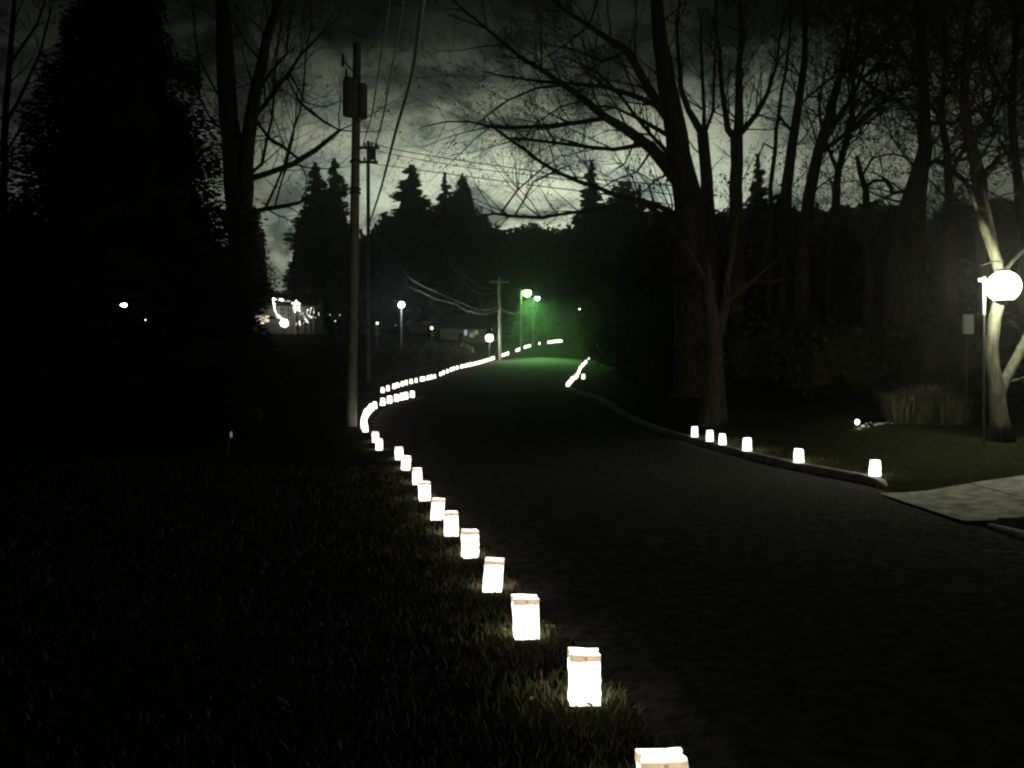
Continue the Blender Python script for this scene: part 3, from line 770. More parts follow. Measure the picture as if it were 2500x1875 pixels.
# far wood that reads as one dark mass
def woodland():
    r = random.Random(77); mb = MB()
    SK = np.array([(-300, 480), (0, 500), (150, 560), (430, 560), (600, 600), (640, 690), (690, 720), (735, 690), (760, 560), (830, 520), (905, 575), (930, 545), (1060, 520), (1170, 515), (1235, 560), (1290, 545), (1350, 555), (1400, 520), (1480, 500), (1700, 520), (1850, 490), (1990, 500), (2100, 490), (2250, 500), (2500, 470), (2800, 460)], float)
    for k in range(210):
        px = r.uniform(-250, 2750); d = r.uniform(112, 150)
        if 560 < px < 800: d = r.uniform(115, 150)
        x = (px - 1250) / F * d; z0 = gz(x, d)
        top = EYE - (np.interp(px, SK[:, 0], SK[:, 1]) + abs(r.gauss(0, 14)) - 937.5) / F * d
        H = top - z0; rad = r.uniform(2.6, 4.6)
        z = z0 + 1.0
        mb.sphere((x, d, z0 + (H - .4) * .5), (H - .5) * .5, 9, 7, sx=rad * .8 / (H * .5), lump=.13)
        for _ in range(520):
            ph = math.acos(r.uniform(-1, 1)); a = r.uniform(0, 6.28)
            q = r.uniform(.78, 1.04)
            c = Vector((x + rad * q * math.sin(ph) * math.cos(a), d + rad * q * math.sin(ph) * math.sin(a), z0 + H * .5 + H * .5 * q * math.cos(ph)))
            leaf(mb, c, r.uniform(.3, .75), r)
    o = mb.build('woodland', M['needle']); o['kind'] = 'stuff'; tag(o, 'black mass of far off trees closing the view behind the road', 'woodland')
woodland()
# dark hedges and shrubs in the middle distance on both sides
def shrub(name, px, d, H, rad, label, m='leaf', n=2600, s=.10, core=True, group=None, seed=1):
    r = random.Random(seed); mb = MB(); x = (px - 1250) / F * d; z0 = gz(x, d)
    if core: mb.sphere((0, 0, H * .45), H * .45, 10, 7, sx=rad * .78 / (H * .45), lump=.16)
    for _ in range(n):
        ph = math.acos(r.uniform(-.9, 1)); a = r.uniform(0, 6.28); q = r.uniform(.65, 1.08) * (1 + .12 * math.sin(3 * a + seed) )
        c = Vector((rad * q * math.sin(ph) * math.cos(a), rad * q * math.sin(ph) * math.sin(a), max(.03, H * .5 + H * .5 * q * math.cos(ph))))
        leaf(mb, c, s * r.uniform(.5, 1.3), r)
    st = MB()
    for k in range(5):
        a = k * 1.3; st.tube([Vector((0, 0, -.1)), Vector((math.cos(a) * rad * .3, math.sin(a) * rad * .3, H * .5))], [.03, .015], 5)
    root = empty(name, (x, d, z0)); st.build('stem', M['bark'], root); mb.build('foliage', M[m], root)
    tag(root, label, 'shrub', group); return root
HG = 'dark shrubs around the lawns'
SH = [(420, 34, 2.6, 2.6, 'dark shrub on the left lawn under the tall evergreen'), (560, 44, 2.2, 3.2, 'dark shrub left of the decorated house'),
      (820, 58, 1.6, 3.2, 'dark shrub right of the decorated house behind the utility pole'), (905, 62, 1.9, 3.4, 'dark shrub below the bluish post lamp'),
      (1035, 72, 1.8, 3.0, 'dark shrub left of the warm post lamp above the upper line'), (1110, 79, 1.4, 2.0, 'small dark shrub beside the warm post lamp'),
      (1535, 62, 5.5, 3.2, 'tall dark shrub right of the zigzag row of bags'), (1580, 46, 3.0, 3.0, 'dark shrub behind the gap in the right kerb row'),
      (1640, 34, 2.2, 2.4, 'low dark shrub left of the broad pale trunk'), (1880, 30, 2.6, 2.8, 'dark shrub behind the middle of the right kerb row'),
      (2060, 27, 2.4, 2.4, 'dark shrub left of the lit bush'), (2330, 24, 3.0, 2.0, 'dark shrub between the lit bush and the forked tree'),
      (1500, 84, 6.5, 3.6, 'dark shrub at the top of the right kerb uphill')]
for i, (px, d, H, rad, lab) in enumerate(SH): shrub('shrub', px, d, H, rad, lab, seed=100 + i, group=HG, s=.004 * d)

# lit fountain-grass bush and the low border stones on the right
def fountain_grass(px, d, H, n, label):
    r = random.Random(9); mb = MB(); x = (px - 1250) / F * d; z0 = gz(x, d)
    for _ in range(n):
        ox = r.gauss(0, .17); oy = r.gauss(0, .17); a = math.atan2(oy, ox) + r.gauss(0, .5); h = H * r.uniform(.3, 1.05); ln = r.uniform(.05, .55)
        b = Vector((ox, oy, 0)); m = b + Vector((math.cos(a) * ln * .4, math.sin(a) * ln * .4, h * .75)); t = b + Vector((math.cos(a) * ln * 1.2, math.sin(a) * ln * 1.2, h))
        wv = Vector((-math.sin(a), math.cos(a), 0)) * .009
        i = len(mb.v)
        for p in (b - wv, b + wv, m + wv, m - wv, t): mb.v.append(tuple(p))
        mb.f += [(i, i + 1, i + 2, i + 3), (i + 3, i + 2, i + 4)]
    o = mb.build('ornamental_grass', M['grass_pale']); o.location = (x, d, z0); tag(o, label, 'plant', 'ornamental grasses in the lit bed'); return o
M['grass_pale'] = mat('grass_pale', (.08, .09, .05), (.20, .20, .12), 4, .8)
fountain_grass(2218, 18.6, .75, 1100, 'pale ornamental grass clump, left one of the lit bed')
fountain_grass(2268, 18.8, .9, 1300, 'tall pale ornamental grass clump in the middle of the lit bed')
fountain_grass(2312, 18.4, .7, 700, 'pale ornamental grass clump nearest the forked tree')
STN = [(2098, 1017), (2107, 1021), (2116, 1024), (2126, 1027), (2137, 1025), (2146, 1029), (2158, 1026), (2168, 1020), (2120, 1034), (2150, 1034), (2178, 1026)]
for i, (px, py) in enumerate(STN):
    d = 18.1 + .17 * (i % 4); x = (px - 1250) / F * d; mb = MB(); mb.sphere((0, 0, .015), R.uniform(.022, .042), 7, 5, sx=1.2, sz=.8, lump=.2)
    o = mb.build('border_stone', M['stone']); o.location = (x, d, gz(x, d)); tag(o, 'small pale stone edging the lit bed beside the garden spotlight', 'stone', 'pale stones edging the lit bed')
def point(parent, loc, power, color, rad=.05, name='lamp_light', spot=None, direction=None):
    ld = bpy.data.lights.new(name, 'SPOT' if spot else 'POINT'); ld.energy = power; ld.color = color; ld.shadow_soft_size = rad
    if spot: ld.spot_size = spot; ld.spot_blend = 1.0
    o = bpy.data.objects.new(name, ld); col.objects.link(o); o.parent = parent; o.location = loc
    if direction is not None: o.rotation_euler = Vector(direction).to_track_quat('-Z', 'Y').to_euler()
    return o
# garden spotlight
x, d = (2086 - 1250) / F * 18.2, 18.2
e = empty('garden_spotlight', (x, d, gz(x, d)))
mb = MB(); mb.tube([Vector((0, 0, -.1)), Vector((0, 0, .12))], [.012, .012], 6); mb.build('stake', M['dark_metal'], e)
mb = MB(); mb.tube([Vector((-.09, .03, .17)), Vector((.03, 0, .17))], [.03, .06], 10); mb.build('lamp_head', M['dark_metal'], e)
mb = MB(); mb.sphere((.045, -.02, .17), .055, 10, 6); mb.build('bulb', M['globe_white'], e)
point(e, (.18, .0, .22), 2.2, (1, 1, .82), .05, spot=math.radians(66), direction=(1, .2, .34))
tag(e, 'small bright garden spotlight on a stake at the left end of the lit bed', 'spotlight')

# ------------------------------------------------------------------ forked lit tree and hanging globe lantern, right
crape = bare_tree('forked_tree', 'pale smooth barked forked tree brightly lit beside the hanging lantern', 15.4, [
    ([(2448, 1082), (2445, 1060), (2440, 1020), (2436, 980), (2432, 940), (2424, 900), (2421, 850), (2428, 780), (2440, 730), (2440, 660), (2425, 610), (2404, 560), (2388, 520)], [60, 48, 42, 40, 38, 33, 30, 29, 29, 27, 24, 20, 16, 10]),
    ([(2438, 985), (2449, 940), (2470, 897), (2495, 850), (2530, 780), (2570, 700)], [26, 27, 27, 26, 24, 20]),
    ([(2430, 620), (2426, 580), (2414, 520), (2402, 470), (2398, 430)], [18, 15, 13, 10, 6]),
    ([(2440, 680), (2470, 640), (2510, 600), (2560, 560)], [12, 10, 9, 7]),
    ([(2388, 520), (2370, 470), (2380, 420)], [9, 6, 3])], seed=61, barkm='pale_bark', tl=.45, tdens=1.4, depth=1, leaves=(.25, .05))
lp = at(2450, 700, 14.7)
e = empty('hanging_lantern', lp)
mb = MB(); mb.lathe((0, 0, 0), [(.01, -.34), (.05, -.33), (.15, -.265), (.165, -.245), (.15, -.235)], 16); mb.build('light_block_cup', M['dark_metal'], e)  # cup added under the globe to block its light from the lawn
mb = MB(); mb.sphere((0, 0, 0), .28, 20, 14); mb.build('globe', M['globe_yellow'], e, smooth=True)
mb = MB(); mb.lathe((0, 0, 0), [(.02, .33), (.10, .31), (.12, .27), (.11, .25), (.02, .25)], 14); mb.build('cap', M['dark_metal'], e)
mb = MB(); mb.tube([Vector((0, 0, .31)), Vector((0, 0, .46)), Vector((0, .35, .50)), Vector((0, .72, .48))], [.012, .012, .014, .014], 6); mb.build('bracket', M['dark_metal'], e)
point(e, (0, -.32, .02), 40, (1.0, 1.0, .74), .12)
tag(e, 'very bright yellow white globe lantern hanging in the forked tree', 'lantern')
# white post with crosspiece left of the lantern
x, d = (2402 - 1250) / F * 15.0, 15.0
e = empty('sign_post', (x, d, gz(x, d)))
ztop = EYE - (676 - 937.5) / F * d - gz(x, d)
mb = MB(); mb.box((0, 0, ztop - .35), (.045, .04, .7)); mb.build('white_sleeve', M['sign_white'], e)
mb = MB(); mb.box((0, 0, (ztop - .71) / 2 - .05), (.03, .03, ztop - .605)); mb.build('post', M['dark_metal'], e)
mb = MB(); mb.box((-.05, -.03, ztop - .06), (.15, .03, .06)); mb.build('crosspiece', M['sign_white'], e)
tag(e, 'thin white post with a short crosspiece left of the bright lantern', 'post')
x, d = (2364 - 1250) / F * 19.5, 19.5
zt = EYE - (768 - 937.5) / F * d; zb = EYE - (815 - 937.5) / F * d; g0 = gz(x, d)
e = empty('mail_box', (x, d, g0))
e = e
mb = MB(); mb.box((0, 0, (zt + zb) / 2 - g0), (.23, .06, zt - zb)); mb.build('panel', M['sign_white'], e)
mb = MB(); mb.box((0, .05, (zb - g0) / 2), (.025, .025, zb - g0)); mb.build('post', M['dark_metal'], e)
e.name = 'notice_board'; tag(e, 'small pale upright board in the gloom left of the forked tree', 'sign')

# ------------------------------------------------------------------ utility poles, wires
def pole(name, pxb, pxt, pyt, d, w0, w1, label, cat='pole'):
    xb = (pxb - 1250) / F * d; z0 = gz(xb, d); tp = at(pxt, pyt, d)
    e = empty(name, (xb, d, z0)); mb = MB(); n = 10
    a = Vector((0, 0, -.3)); b = Vector((tp.x - xb, 0, tp.z - z0))
    mb.tube([a.lerp(b, k / n) for k in range(n + 1)], [(w0 + (w1 - w0) * k / n) / 2 for k in range(n + 1)], 12, rough=.03)
    mb.build('pole_shaft', M['pole_wood'], e, smooth=True); tag(e, label, cat)
    return e, a, b, z0, xb
e, a, b, z0, xb = pole('utility_pole', 858, 872, 108, 26.5, .34, .26, 'tall wooden utility pole carrying a transformer, beside the bend of bags')
def loc(px, py, d=26.5): v = at(px, py, d); return Vector((v.x - xb, v.y - 26.5, v.z - z0))
mb = MB(); c = loc(858, 290); h = 95 / F * 26.5
mb.lathe((c.x - .02, -.28, c.z), [(.02, 0), (.20, .0), (.21, .04), (.21, h * .82), (.22, h * .84), (.17, h * .95), (.03, h)], 16); tr = mb.build('transformer', M['grey_metal'], e, smooth=False)
mb = MB(); c = loc(884, 290)
mb.lathe((c.x + .02, -.05, c.z), [(.02, 0), (.15, .0), (.16, .04), (.16, h * .78), (.17, h * .8), (.12, h * .88), (.03, h * .9)], 14); mb.build('transformer', M['grey_metal'], e)
mb = MB(); c = loc(849, 190); mb.lathe((c.x, -.25, c.z - .1), [(.02, 0), (.035, .04), (.05, .08), (.03, .11), (.05, .15), (.03, .18), (.04, .25), (.01, .3)], 8); mb.build('bushing', M['insulator'], e)
mb = MB(); c1 = loc(839, 150); c2 = loc(866, 178)
mb.tube([Vector((c1.x, -.1, c1.z + .18)), Vector((c1.x, -.12, c1.z - .2))], [.05, .05], 8); mb.build('fuse_cutout', M['insulator'], e)
mb = MB(); mb.tube([Vector((c1.x, -.05, c1.z)), Vector((c2.x, 0, c2.z))], [.025, .03], 6); mb.build('cutout_arm', M['dark_metal'], e)
for k, zf in enumerate((.62, .63, .70)):
    mb = MB(); v = a.lerp(b, zf); mb.lathe((v.x, 0, v.z), [(.19, -.03), (.2, 0), (.19, .03)], 12); mb.build('steel_band', M['dark_metal'], e)
# second pole with double crossarm
e2, a2, b2, z2, xb2 = pole('utility_pole', 899, 899, 345, 52, .28, .22, 'far utility pole with double crossarms just right of the tall pole')
def loc2(px, py, d=52): v = at(px, py, d); return Vector((v.x - xb2, 0, v.z - z2))
for (p0, p1, py) in ((876, 922, 363), (877, 918, 398)):
    u = loc2(p0, py); v = loc2(p1, py)
    mb = MB(); mb.box(((u.x + v.x) / 2, -.2, u.z), (v.x - u.x + .3, .12, .16)); arm = mb.build('crossarm', M['pole_wood'], e2)
    for t in (.03, .35, .7, .97):
        mb = MB(); q = u.lerp(v, t); mb.lathe((q.x, -.2, q.z + .08), [(.03, 0), (.09, .05), (.05, .1), (.09, .16), (.03, .24)], 8); mb.build('insulator', M['insulator'], arm)
mb = MB(); q = loc2(912, 380); mb.lathe((q.x, -.3, q.z - .3), [(.02, 0), (.2, 0), (.2, .6), (.02, .62)], 10); mb.build('transformer', M['grey_metal'], e2)
e3, a3, b3, z3, xb3 = pole('utility_pole', 1221, 1219, 676, 79, .34, .26, 'distant utility pole between the warm post lamp and the green street lamp')
mb = MB(); mb.box((-.1, -.18, b3.z - .5), (1.9, .12, .14)); mb.build('crossarm', M['pole_wood'], e3)
def wire(pts, r0, label, group, r1=None, sag=0.0, k_=1.0):
    r0 *= k_
    mb = MB(); P = [at(*p) for p in pts]; PP = []
    # Catmull-Rom through the points
    n = len(P)
    for k in range(n - 1):
        p0 = P[max(k - 1, 0)]; p1 = P[k]; p2 = P[k + 1]; p3 = P[min(k + 2, n - 1)]
        for j in range(8):
            t = j / 8
            PP.append(.5 * ((2 * p1) + (p2 - p0) * t + (2 * p0 - 5 * p1 + 4 * p2 - p3) * t * t + (3 * p1 - p0 - 3 * p2 + p3) * t ** 3))
    PP.append(P[-1]); r1 = r1 or r0
    mb.tube(PP, [r0 + (r1 - r0) * k / (len(PP) - 1) for k in range(len(PP))], 5)
    o = mb.build('overhead_wire', M['wire'], origin=tuple(P[0])); tag(o, label, 'wire', group); return o
OG = 'overhead wires coming over the camera to the far pole'
wire([(985, -330, 11), (951, 0, 17), (925, 170, 24), (905, 290, 34), (884, 360, 51.8)], .022, 'leftmost overhead wire dropping steeply to the crossarm of the far pole', OG, .03)
wire([(1040, -330, 11), (985, 0, 17), (960, 150, 23), (930, 310, 35), (914, 360, 51.8)], .022, 'middle overhead wire dropping steeply to the crossarm of the far pole', OG, .03)
wire([(1085, -330, 11), (1032, 0, 17), (1004, 190, 23), (965, 325, 31), (930, 460, 41), (902, 545, 51.8)], .060, 'thickest overhead cable, rightmost of the steep ones right of the tall pole', OG, .055)
wire([(925, 165, 24), (944, 215, 27), (930, 300, 34), (900, 397, 51.8)], .014, 'thin drop wire splitting off the leftmost overhead wire', OG)
CG = 'thin wires crossing the sky to the right'
wire([(899, 345, 51.8), (955, 363, 50), (1100, 388, 46), (1245, 409, 42), (1400, 432, 38), (1660, 455, 31)], .016, 'upper thin wire crossing the bright sky from far pole to oak', CG, None, 0, 1.7)
wire([(900, 363, 51.8), (1000, 385, 50), (1150, 410, 46), (1300, 428, 42), (1480, 452, 37), (1670, 480, 31)], .013, 'middle thin wire crossing the bright sky from far pole to oak', CG, None, 0, 1.7)
wire([(900, 398, 51.8), (1000, 412, 50), (1150, 432, 46), (1300, 452, 42), (1480, 475, 37), (1670, 505, 31)], .016, 'lower thin wire crossing the bright sky from far pole to oak', CG, None, 0, 1.7)
SG = 'sagging wires lit green near the street lamps'
wire([(902, 545, 51.8), (992, 668, 57), (1017, 690, 60), (1062, 712, 65), (1109, 732, 69), (1156, 752, 73), (1188, 757, 76), (1219, 749, 79)], .035, 'upper sagging cable ending at the distant pole', SG, .045)
wire([(902, 560, 51.8), (992, 690, 57), (1030, 713, 61), (1062, 729, 65), (1109, 742, 69), (1140, 758, 72), (1181, 767, 76), (1219, 757, 79)], .035, 'lower sagging cable ending at the distant pole', SG, .045)
wire([(1090, 610, 66), (1137, 675, 70), (1156, 687, 72), (1176, 702, 75), (1201, 706, 79)], .025, 'highest short sagging wire left of the distant pole', SG)
wire([(1095, 640, 66), (1144, 700, 70), (1165, 714, 73), (1185, 719, 76), (1219, 714, 79)], .025, 'second short sagging wire left of the distant pole', SG)
wire([(1219, 745, 79), (1232, 760, 81), (1250, 765, 83), (1262, 766, 84), (1272, 757, 86)], .04, 'short drooping cable between distant pole and green lamp pole', SG)

# ------------------------------------------------------------------ street and garden lamps
def street_lamp(name, pxl, pyl, pxp, d, r, gm, label, power, colr, spot=math.radians(165)):
    x = (pxp - 1250) / F * d; z0 = gz(x, d); v = at(pxl, pyl, d); H = v.z - z0 + .25; hx = v.x - x
    e = empty(name, (x, d, z0))
    mb = MB(); mb.tube([Vector((0, 0, -.2)), Vector((0, 0, H * .6)), Vector((0, 0, H + .2))], [.11, .09, .07], 8); mb.build('post', M['pole_wood'], e)
    if abs(hx) > .2:
        mb = MB(); mb.tube([Vector((0, 0, H)), Vector((hx * .5, 0, H + .25)), Vector((hx, 0, H + .1))], [.04, .04, .03], 6); mb.build('arm', M['grey_metal'], e)
    mb = MB(); mb.lathe((hx, 0, v.z - z0), [(.05, r + .16), (.16, r + .12), (r * 1.15, r * .55), (r * 1.2, r * .45), (.1, r * .8)], 14); mb.build('lamp_shade', M['grey_metal'], e)
    mb = MB(); mb.sphere((hx, 0, v.z - z0), r, 14, 9); mb.build('globe', M[gm], e, smooth=True)
    point(e, (hx, -.1, v.z - z0 - r * 1.2), power, colr, .2, spot=math.radians(54), direction=((3.2 - x) / 13, -1.0, -.62))
    point(e, (hx, -.1, v.z - z0 - r * 1.1), power * .004, colr, .2)
    tag(e, label, 'lamp'); return e
street_lamp('street_lamp', 1287, 715, 1272, 86, .42, 'globe_green', 'larger green glowing street lamp on a slim pole up the road', 34000, (.30, 1.0, .22))
street_lamp('street_lamp', 1312, 728, 1301, 96, .27, 'globe_aqua', 'smaller aqua street lamp just right of the larger green one', 250, (.25, 1.0, .55))
def post_lamp(px, py, d, r, gm, label, power, colr, H=None):
    v = at(px, py, d); z0 = gz(v.x, d)
    e = empty('post_lamp', (v.x, d, z0)); H = v.z - z0
    mb = MB(); mb.tube([Vector((0, 0, -.2)), Vector((0, 0, H - r))], [min(.06, r * .5 + .01), min(.05, r * .5)], 8); mb.build('post', M['trim' if gm == 'globe_blue' else 'dark_metal'], e)
    mb = MB(); mb.lathe((0, 0, H), [(r * .5, -r * 1.1), (r * .7, -r * .9)], 10); mb.lathe((0, 0, H), [(r * .8, r * .8), (r * .3, r * 1.25), (.01, r * 1.4)], 10); mb.build('lamp_cap', M['dark_metal'], e)
    mb = MB(); mb.sphere((0, 0, H), r, 12, 8); mb.build('globe', M[gm], e, smooth=True)
    if power: point(e, (0, -r * 1.3, H), power, colr, .1)
    tag(e, label, 'lamp', 'small lamps in the gardens and by the houses'); return e
post_lamp(980, 744, 68, .27, 'globe_blue', 'bluish white post lamp left of the sagging wires', 120, (.7, .9, 1))
post_lamp(1195, 825, 78, .36, 'globe_white', 'round warm white post lamp just above the merged run of bags', 420, (1, .97, .8))
post_lamp(921, 789, 70, .09, 'bulb_white', 'small lamp low right of the tall utility pole', 20, (1, 1, .9))
post_lamp(1054, 801, 76, .12, 'bulb_white', 'small lamp between the bluish and the warm post lamps', 30, (1, 1, .9))
def hung_lamp(px, py, d, r, gm, label):
    v = at(px, py, d); e = empty('hanging_lamp', v)
    mb = MB(); mb.tube([Vector((0, 0, r * .8)), Vector((0, .05, .18)), Vector((0, .5, .26)), Vector((0, 1.3, .3))], [.004, .004, .008, .012], 5); mb.build('hanger', M['dark_metal'], e)
    mb = MB(); mb.lathe((0, 0, 0), [(r * .9, r * .75), (r * .5, r * 1.2), (.004, r * 1.4)], 10); mb.build('lamp_cap', M['dark_metal'], e)
    mb = MB(); mb.sphere((0, 0, 0), r, 12, 8, lump=.12); mb.build('globe', M[gm], e)
    if r < .02:
        pass
    else:
        mb = MB(); mb.sphere((-.06, 0, .005), r * .55, 8, 6); mb.build('side_bulb', M[gm], e)
    tag(e, label, 'lamp')
hung_lamp(304, 745, 17.0, .042, 'globe_white', 'lone bright lamp hanging in front of the tall dark evergreen')
hung_lamp(355, 781, 17.2, .012, 'bulb_white', 'very faint tiny lamp lower right of the lone evergreen lamp')
post_lamp(1415, 755, 98, .10, 'bulb_white', 'tiny light high on the hill right of the green lamps', 8, (1, 1, .9))
post_lamp(1634, 842, 46, .07, 'bulb_white', 'tiny garden light left of the broad pale trunk, left one of two', 8, (1, 1, .9))
post_lamp(1685, 839, 47, .055, 'bulb_white', 'tiny garden light left of the broad pale trunk, right one of two', 6, (1, 1, .9))

# ------------------------------------------------------------------ houses
def house(px0, px1, d, pyE, pyR, label, wallm='siding', depth=7, base=None, windows=(), doors=(), name='house', ridge=True):
    x0, x1 = (px0 - 1250) / F * d, (px1 - 1250) / F * d; xc = (x0 + x1) / 2; z0 = gz(xc, d)
    e = empty(name, (xc, d, z0)); W = (x1 - x0) / 2
    ze = EYE - (pyE - 937.5) / F * d - z0; zr = EYE - (pyR - 937.5) / F * d - z0
    mb = MB(); mb.box((0, depth / 2, ze / 2 - .3), (2 * W, depth, ze + .6))
    mb.poly([(-W, .0, ze), (-W, depth, ze), (-W, depth / 2, zr)]); mb.poly([(W, 0, ze), (W, depth, ze), (W, depth / 2, zr)])
    mb.build('wall', M[wallm], e)
    mb = MB(); o_ = .35; t = .12
    for s in (0, 1):
        ya = -o_ if s == 0 else depth + o_; zb_ = ze - o_ * (zr - ze) / (depth / 2)
        q = [(-W - o_, ya, zb_ + .03), (W + o_, ya, zb_ + .03), (W + o_, depth / 2, zr + .03), (-W - o_, depth / 2, zr + .03)]
        mb.poly(q); mb.poly([(a_, b_, c_ + t) for a_, b_, c_ in q]); mb.poly([q[0], q[1], (q[1][0], q[1][1], q[1][2] + t), (q[0][0], q[0][1], q[0][2] + t)])
    rf = mb.build('roof', M['shingle'], e)
    mb = MB(); mb.box((W * .5, depth * .6, zr + .2), (.7, .6, 1.6)); mb.build('chimney', M['brick'], rf)
    def P_(px, py): v = at(px, py, d); return v.x - xc, v.z - z0
    for (a0, b0, a1, b1, m_, nx_, nz_) in windows:
        xa, za = P_(a0, b1); xb_, zb_ = P_(a1, b0)
        fr = MB()
        for x_ in (xa - .04, xb_ + .04): fr.box((x_, -.03, (za + zb_) / 2), (.08, .06, zb_ - za + .16))
        for z_ in (za - .04, zb_ + .04): fr.box(((xa + xb_) / 2, -.03, z_), (xb_ - xa, .06, .08))
        for k in range(1, nx_): fr.box((xa + (xb_ - xa) * k / nx_, -.035, (za + zb_) / 2), (.07, .04, zb_ - za))
        for k in range(1, nz_): fr.box(((xa + xb_) / 2, -.045, za + (zb_ - za) * k / nz_), (xb_ - xa, .04, .05))
        wn = fr.build('window', M['trim'], e)
        pn = MB(); pn.poly([(xa, -.012, za), (xb_, -.012, za), (xb_, -.012, zb_), (xa, -.012, zb_)]); pn.build('pane', M[m_], wn)
    for (a0, b0, a1, b1) in doors:
        xa, za = P_(a0, b1); xb_, zb_ = P_(a1, b0)
        mb = MB(); mb.box(((xa + xb_) / 2, -.03, (za + zb_) / 2), (xb_ - xa, .06, zb_ - za)); dr = mb.build('door', M['brick'], e)
        mb = MB(); mb.sphere((xb_ - .12, -.09, (za + zb_) / 2), .04, 6, 4); mb.build('handle', M['grey_metal'], dr)
    tag(e, label, 'house'); return e, xc, z0
hd = 95
eh, hx, hz = house(612, 768, hd, 745, 712, 'dark house decorated with white string lights, with a lit six pane window', windows=(
    (623, 771, 632, 790, 'cool_window', 1, 3), (634, 771, 645, 791, 'warm_window', 1, 3), (647, 771, 657, 786, 'warm_window', 2, 2), (684, 750, 694, 772, 'pane_dark', 2, 2), (702, 752, 712, 774, 'pane_dark', 2, 2)), doors=((722, 770, 731, 806),))
# portico with wrapped columns
def hp(px, py, d): v = at(px, py, d); return Vector((v.x, v.y, v.z))
def fairy_string(pts, d, label, r=.05, step=.16, jit=.04, grp='white fairy light strings on the decorated house', seed=1, n_strand=1):
    rr = random.Random(seed); mb = MB(); wr = MB(); P = [hp(px, py, d) for px, py in pts]; o0 = P[0].copy()
    for k in range(len(P) - 1):
        n = max(1, int((P[k + 1] - P[k]).length / step))
        for j in range(n):
            for _ in range(n_strand):
                c = P[k].lerp(P[k + 1], j / n) + Vector((rr.gauss(0, jit), rr.gauss(0, .03), rr.gauss(0, jit)))
                mb.sphere(c, r * rr.uniform(.7, 1.2), 5, 3)
    wr.tube(P, [.015] * len(P), 4)
    e = empty('fairy_lights', o0); wr.build('cord', M['dark_metal'], e, origin=tuple(o0)); b_ = mb.build('bulbs', M['fairy'], e, origin=tuple(o0))
    tag(e, label, 'string lights', grp); return e
fairy_string([(665, 729), (680, 731), (695, 734)], 94.5, 'bright fairy light string along the left part of the eaves', .055, .13, .06, n_strand=2, seed=2)
fairy_string([(695, 734), (712, 738), (735, 742)], 94.5, 'dimmer fairy light string along the right part of the eaves', .035, .22, .05, seed=3)
fairy_string([(667, 731), (669, 745), (670, 757), (675, 768), (683, 776), (691, 781)], 94.3, 'bright curved garland running down from the eaves corner to the lit bush', .055, .11, .07, n_strand=2, seed=4)
fairy_string([(718, 741), (726, 739), (731, 742)], 94.2, 'lights across the top of the porch', .06, .10, .10, n_strand=3, seed=5)
fairy_string([(719, 744), (720, 754), (721, 763)], 94.2, 'lights wrapped round the left porch column', .06, .09, .07, n_strand=2, seed=6)
fairy_string([(729, 744), (730, 753), (731, 761)], 94.2, 'lights wrapped round the right porch column', .05, .09, .06, n_strand=2, seed=7)
fairy_string([(734, 768), (742, 770), (745, 776), (748, 783)], 94.0, 'short zigzag string right of the porch', .05, .14, .05, seed=8)
for k, (px, lab) in enumerate(((720, 'left porch column of the decorated house'), (730.5, 'right porch column of the decorated house'))):
    v = hp(px, 743, 94.4); z0 = gz(v.x, v.y); mb = MB(); mb.tube([Vector((0, 0, -.2)), Vector((0, 0, v.z - z0 - hz + z0))], [.10, .10], 8)
    o = mb.build('porch_column', M['trim'], eh); o.location = (v.x - hx, v.y - hd, 0)
def lit_bush(px, py, rad, n, label, d=93.5, strength_r=.05, seed=1, fol=True):
    rr = random.Random(seed); v = hp(px, py, d); z0 = gz(v.x, d)
    e = empty('lit_bush', (v.x, d, z0)); H = v.z - z0
    mb = MB(); mb.sphere((0, 0, H * .9), rad, 9, 6, lump=.15)
    mb.tube([Vector((0, 0, -.2)), Vector((0, 0, H))], [.1, .05], 6)
    for _ in range(300): leaf(mb, Vector((rr.gauss(0, rad * .7), rr.gauss(0, rad * .7), H * .9 + rr.gauss(0, rad * .7))), .08, rr)
    mb.build('foliage', M['leaf'], e)
    mb = MB()
    for _ in range(n):
        a = rr.uniform(math.pi, 2 * math.pi) + rr.gauss(0, .3); ph = math.acos(rr.uniform(-1, 1)); q = rad * rr.uniform(.9, 1.12)
        mb.sphere((q * math.sin(ph) * math.cos(a), q * math.sin(ph) * math.sin(a), H * .9 + q * math.cos(ph)), strength_r * rr.uniform(.6, 1.2), 5, 3)
    mb.build('fairy_bulbs', M['fairy'], e); tag(e, label, 'bush', 'bushes hung with fairy lights by the decorated house'); return e
lit_bush(694, 786, .42, 90, 'brightest round bush packed with white lights at the foot of the garland', seed=1, strength_r=.075)
lit_bush(729, 786, .30, 12, 'dim bush with a few lights below the porch', seed=2)
lit_bush(760, 758, .5, 22, 'small tree with scattered lights at the right of the house', seed=3, strength_r=.05)
lit_bush(772, 762, .35, 8, 'bush with sparse lights at the far right of the decorations', seed=4, strength_r=.045)
lit_bush(746, 782, .25, 8, 'low bush with a few bright lights right of the porch', seed=5, strength_r=.06)
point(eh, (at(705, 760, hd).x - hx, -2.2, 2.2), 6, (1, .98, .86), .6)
lit_bush(818, 764, .5, 3, 'dark bush with three tiny lights next to the tall utility pole', d=85, seed=6, strength_r=.05)
house(1075, 1185, 96, 800, 765, 'dark house on the left of the hill with dim yellowish windows', windows=((1134, 806, 1140, 818, 'cool_window', 1, 2), (1147, 813, 1158, 823, 'dim_window', 2, 2), (1158, 807, 1167, 816, 'dim_window', 2, 1)), doors=((1120, 812, 1128, 838),))
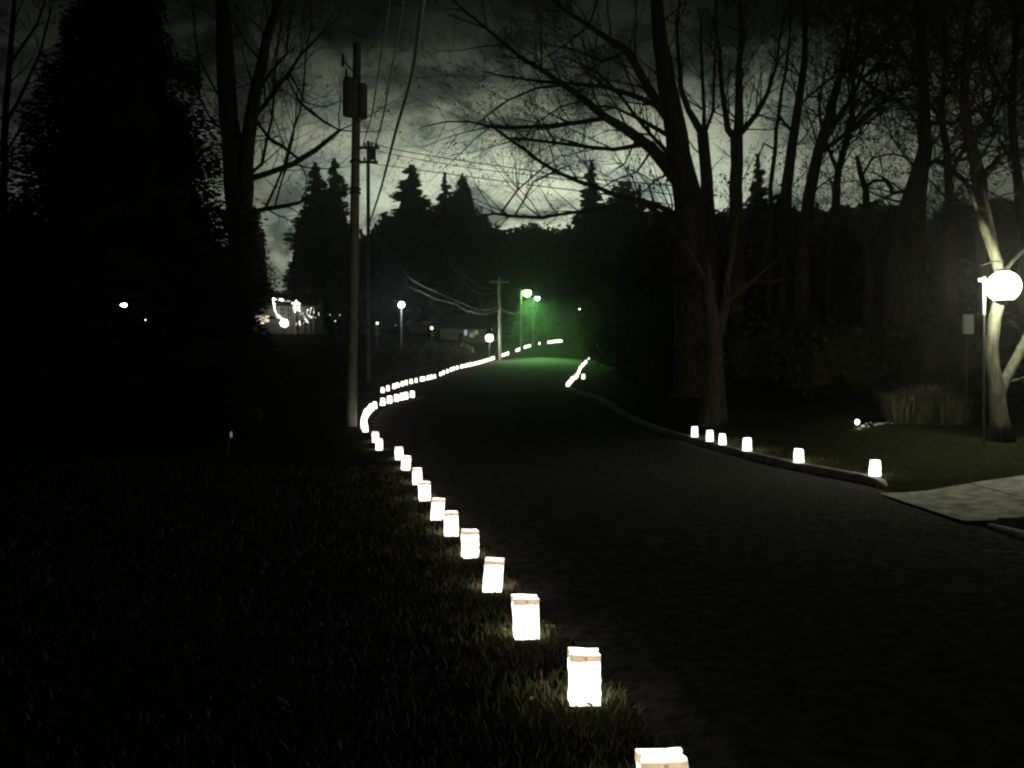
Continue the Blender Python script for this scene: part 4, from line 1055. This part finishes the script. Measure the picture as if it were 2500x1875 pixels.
house(200, 420, 66, 800, 755, 'dark low house behind the lone left lamp', wallm='brick', windows=((240, 820, 262, 850, 'pane_dark', 2, 2), (330, 820, 352, 850, 'pane_dark', 2, 2)), doors=((290, 822, 308, 872),))
house(1600, 1720, 54, 835, 800, 'dark house behind the two tiny garden lights on the right', wallm='brick', windows=((1615, 848, 1630, 866, 'pane_dark', 2, 2), (1690, 848, 1706, 866, 'pane_dark', 2, 2)), doors=((1655, 845, 1668, 885),))

# ------------------------------------------------------------------ small things
x, d = (557 - 1250) / F * 18, 18
e = empty('driveway_marker', (x, d, gz(x, d)))
mb = MB(); mb.tube([Vector((0, 0, -.05)), Vector((.01, 0, .2)), Vector((.05, 0, .36))], [.007, .006, .005], 6); mb.build('stake', M['sign_white'], e)
mb = MB(); mb.sphere((.065, 0, .42), .03, 8, 6, sz=2.4); mb.build('glow_reflector', M['glow_reflector'], e)
tag(e, 'small white driveway marker stake on the dark left lawn', 'marker')
for k, (px, d) in enumerate(((1182, 15.3), (1470, 18), (1130, 22), (1585, 11.5), (1860, 9.2), (1342, 26))):
    x = (px - 1250) / F * d; mb = MB(); s = .028
    mb.poly([(-s, 0, 0), (-s * .2, -s * .5, .008), (s, 0, .004), (.2 * s, s * .6, .012)])
    o = mb.build('fallen_leaf', M['dead_leaf'] if k else M['sign_white']); o.location = (x, d, Tz(x, d) + .016); o.rotation_euler = (0, 0, k * 1.3)
    tag(o, ['pale scrap lying on the dark road right of the left bags', 'dry fallen leaf on the road'][min(k, 1)], 'leaf', 'fallen leaves on the road' if k else None)
for k in range(70):
    bx_, by_ = bag_xy[k % 9]; a = R.uniform(0, 6.28); q = R.uniform(.12, .5); x = bx_ + math.cos(a) * q; y = by_ + math.sin(a) * q
    mb = MB() if k == 0 else mb
    if k == 0: leafm = MB(); s = .022; leafm.poly([(-s, 0, 0), (-s * .2, -s * .5, .008), (s, 0, .004), (.2 * s, s * .6, .012)]); lo = leafm.build('fallen_leaf', M['dead_leaf']); o = lo
    else: o = lo.copy(); col.objects.link(o)
    o.location = (x, y, gz(x, y) + .025 + .01 * R.random()); o.rotation_euler = (R.gauss(0, .3), R.gauss(0, .3), R.uniform(0, 6)); o.scale = [R.uniform(.6, 1.5)] * 3
    tag(o, 'dry brown leaf in the grass beside the near paper bags', 'leaf', 'dry leaves in the grass around the near bags')

# ------------------------------------------------------------------ mist added so that the lamps get halos like lens bloom
HALO_MIST = 0.0009
if HALO_MIST:
    mb = MB(); mb.box((0, 130, 16), (520, 330, 48))
    o = mb.build('halo_mist', M['wire']); o['kind'] = 'stuff'
    m = bpy.data.materials.new('halo_mist'); m.use_nodes = True; t = m.node_tree; t.nodes.clear()
    mo = t.nodes.new('ShaderNodeOutputMaterial'); pv = t.nodes.new('ShaderNodeVolumePrincipled')
    pv.inputs['Color'].default_value = (.9, .92, .9, 1); pv.inputs['Density'].default_value = HALO_MIST; pv.inputs['Anisotropy'].default_value = .93
    t.links.new(pv.outputs[0], mo.inputs['Volume']); o.data.materials.clear(); o.data.materials.append(m)
    tag(o, 'thin even mist added over the whole street for halos round the lamps', 'mist')
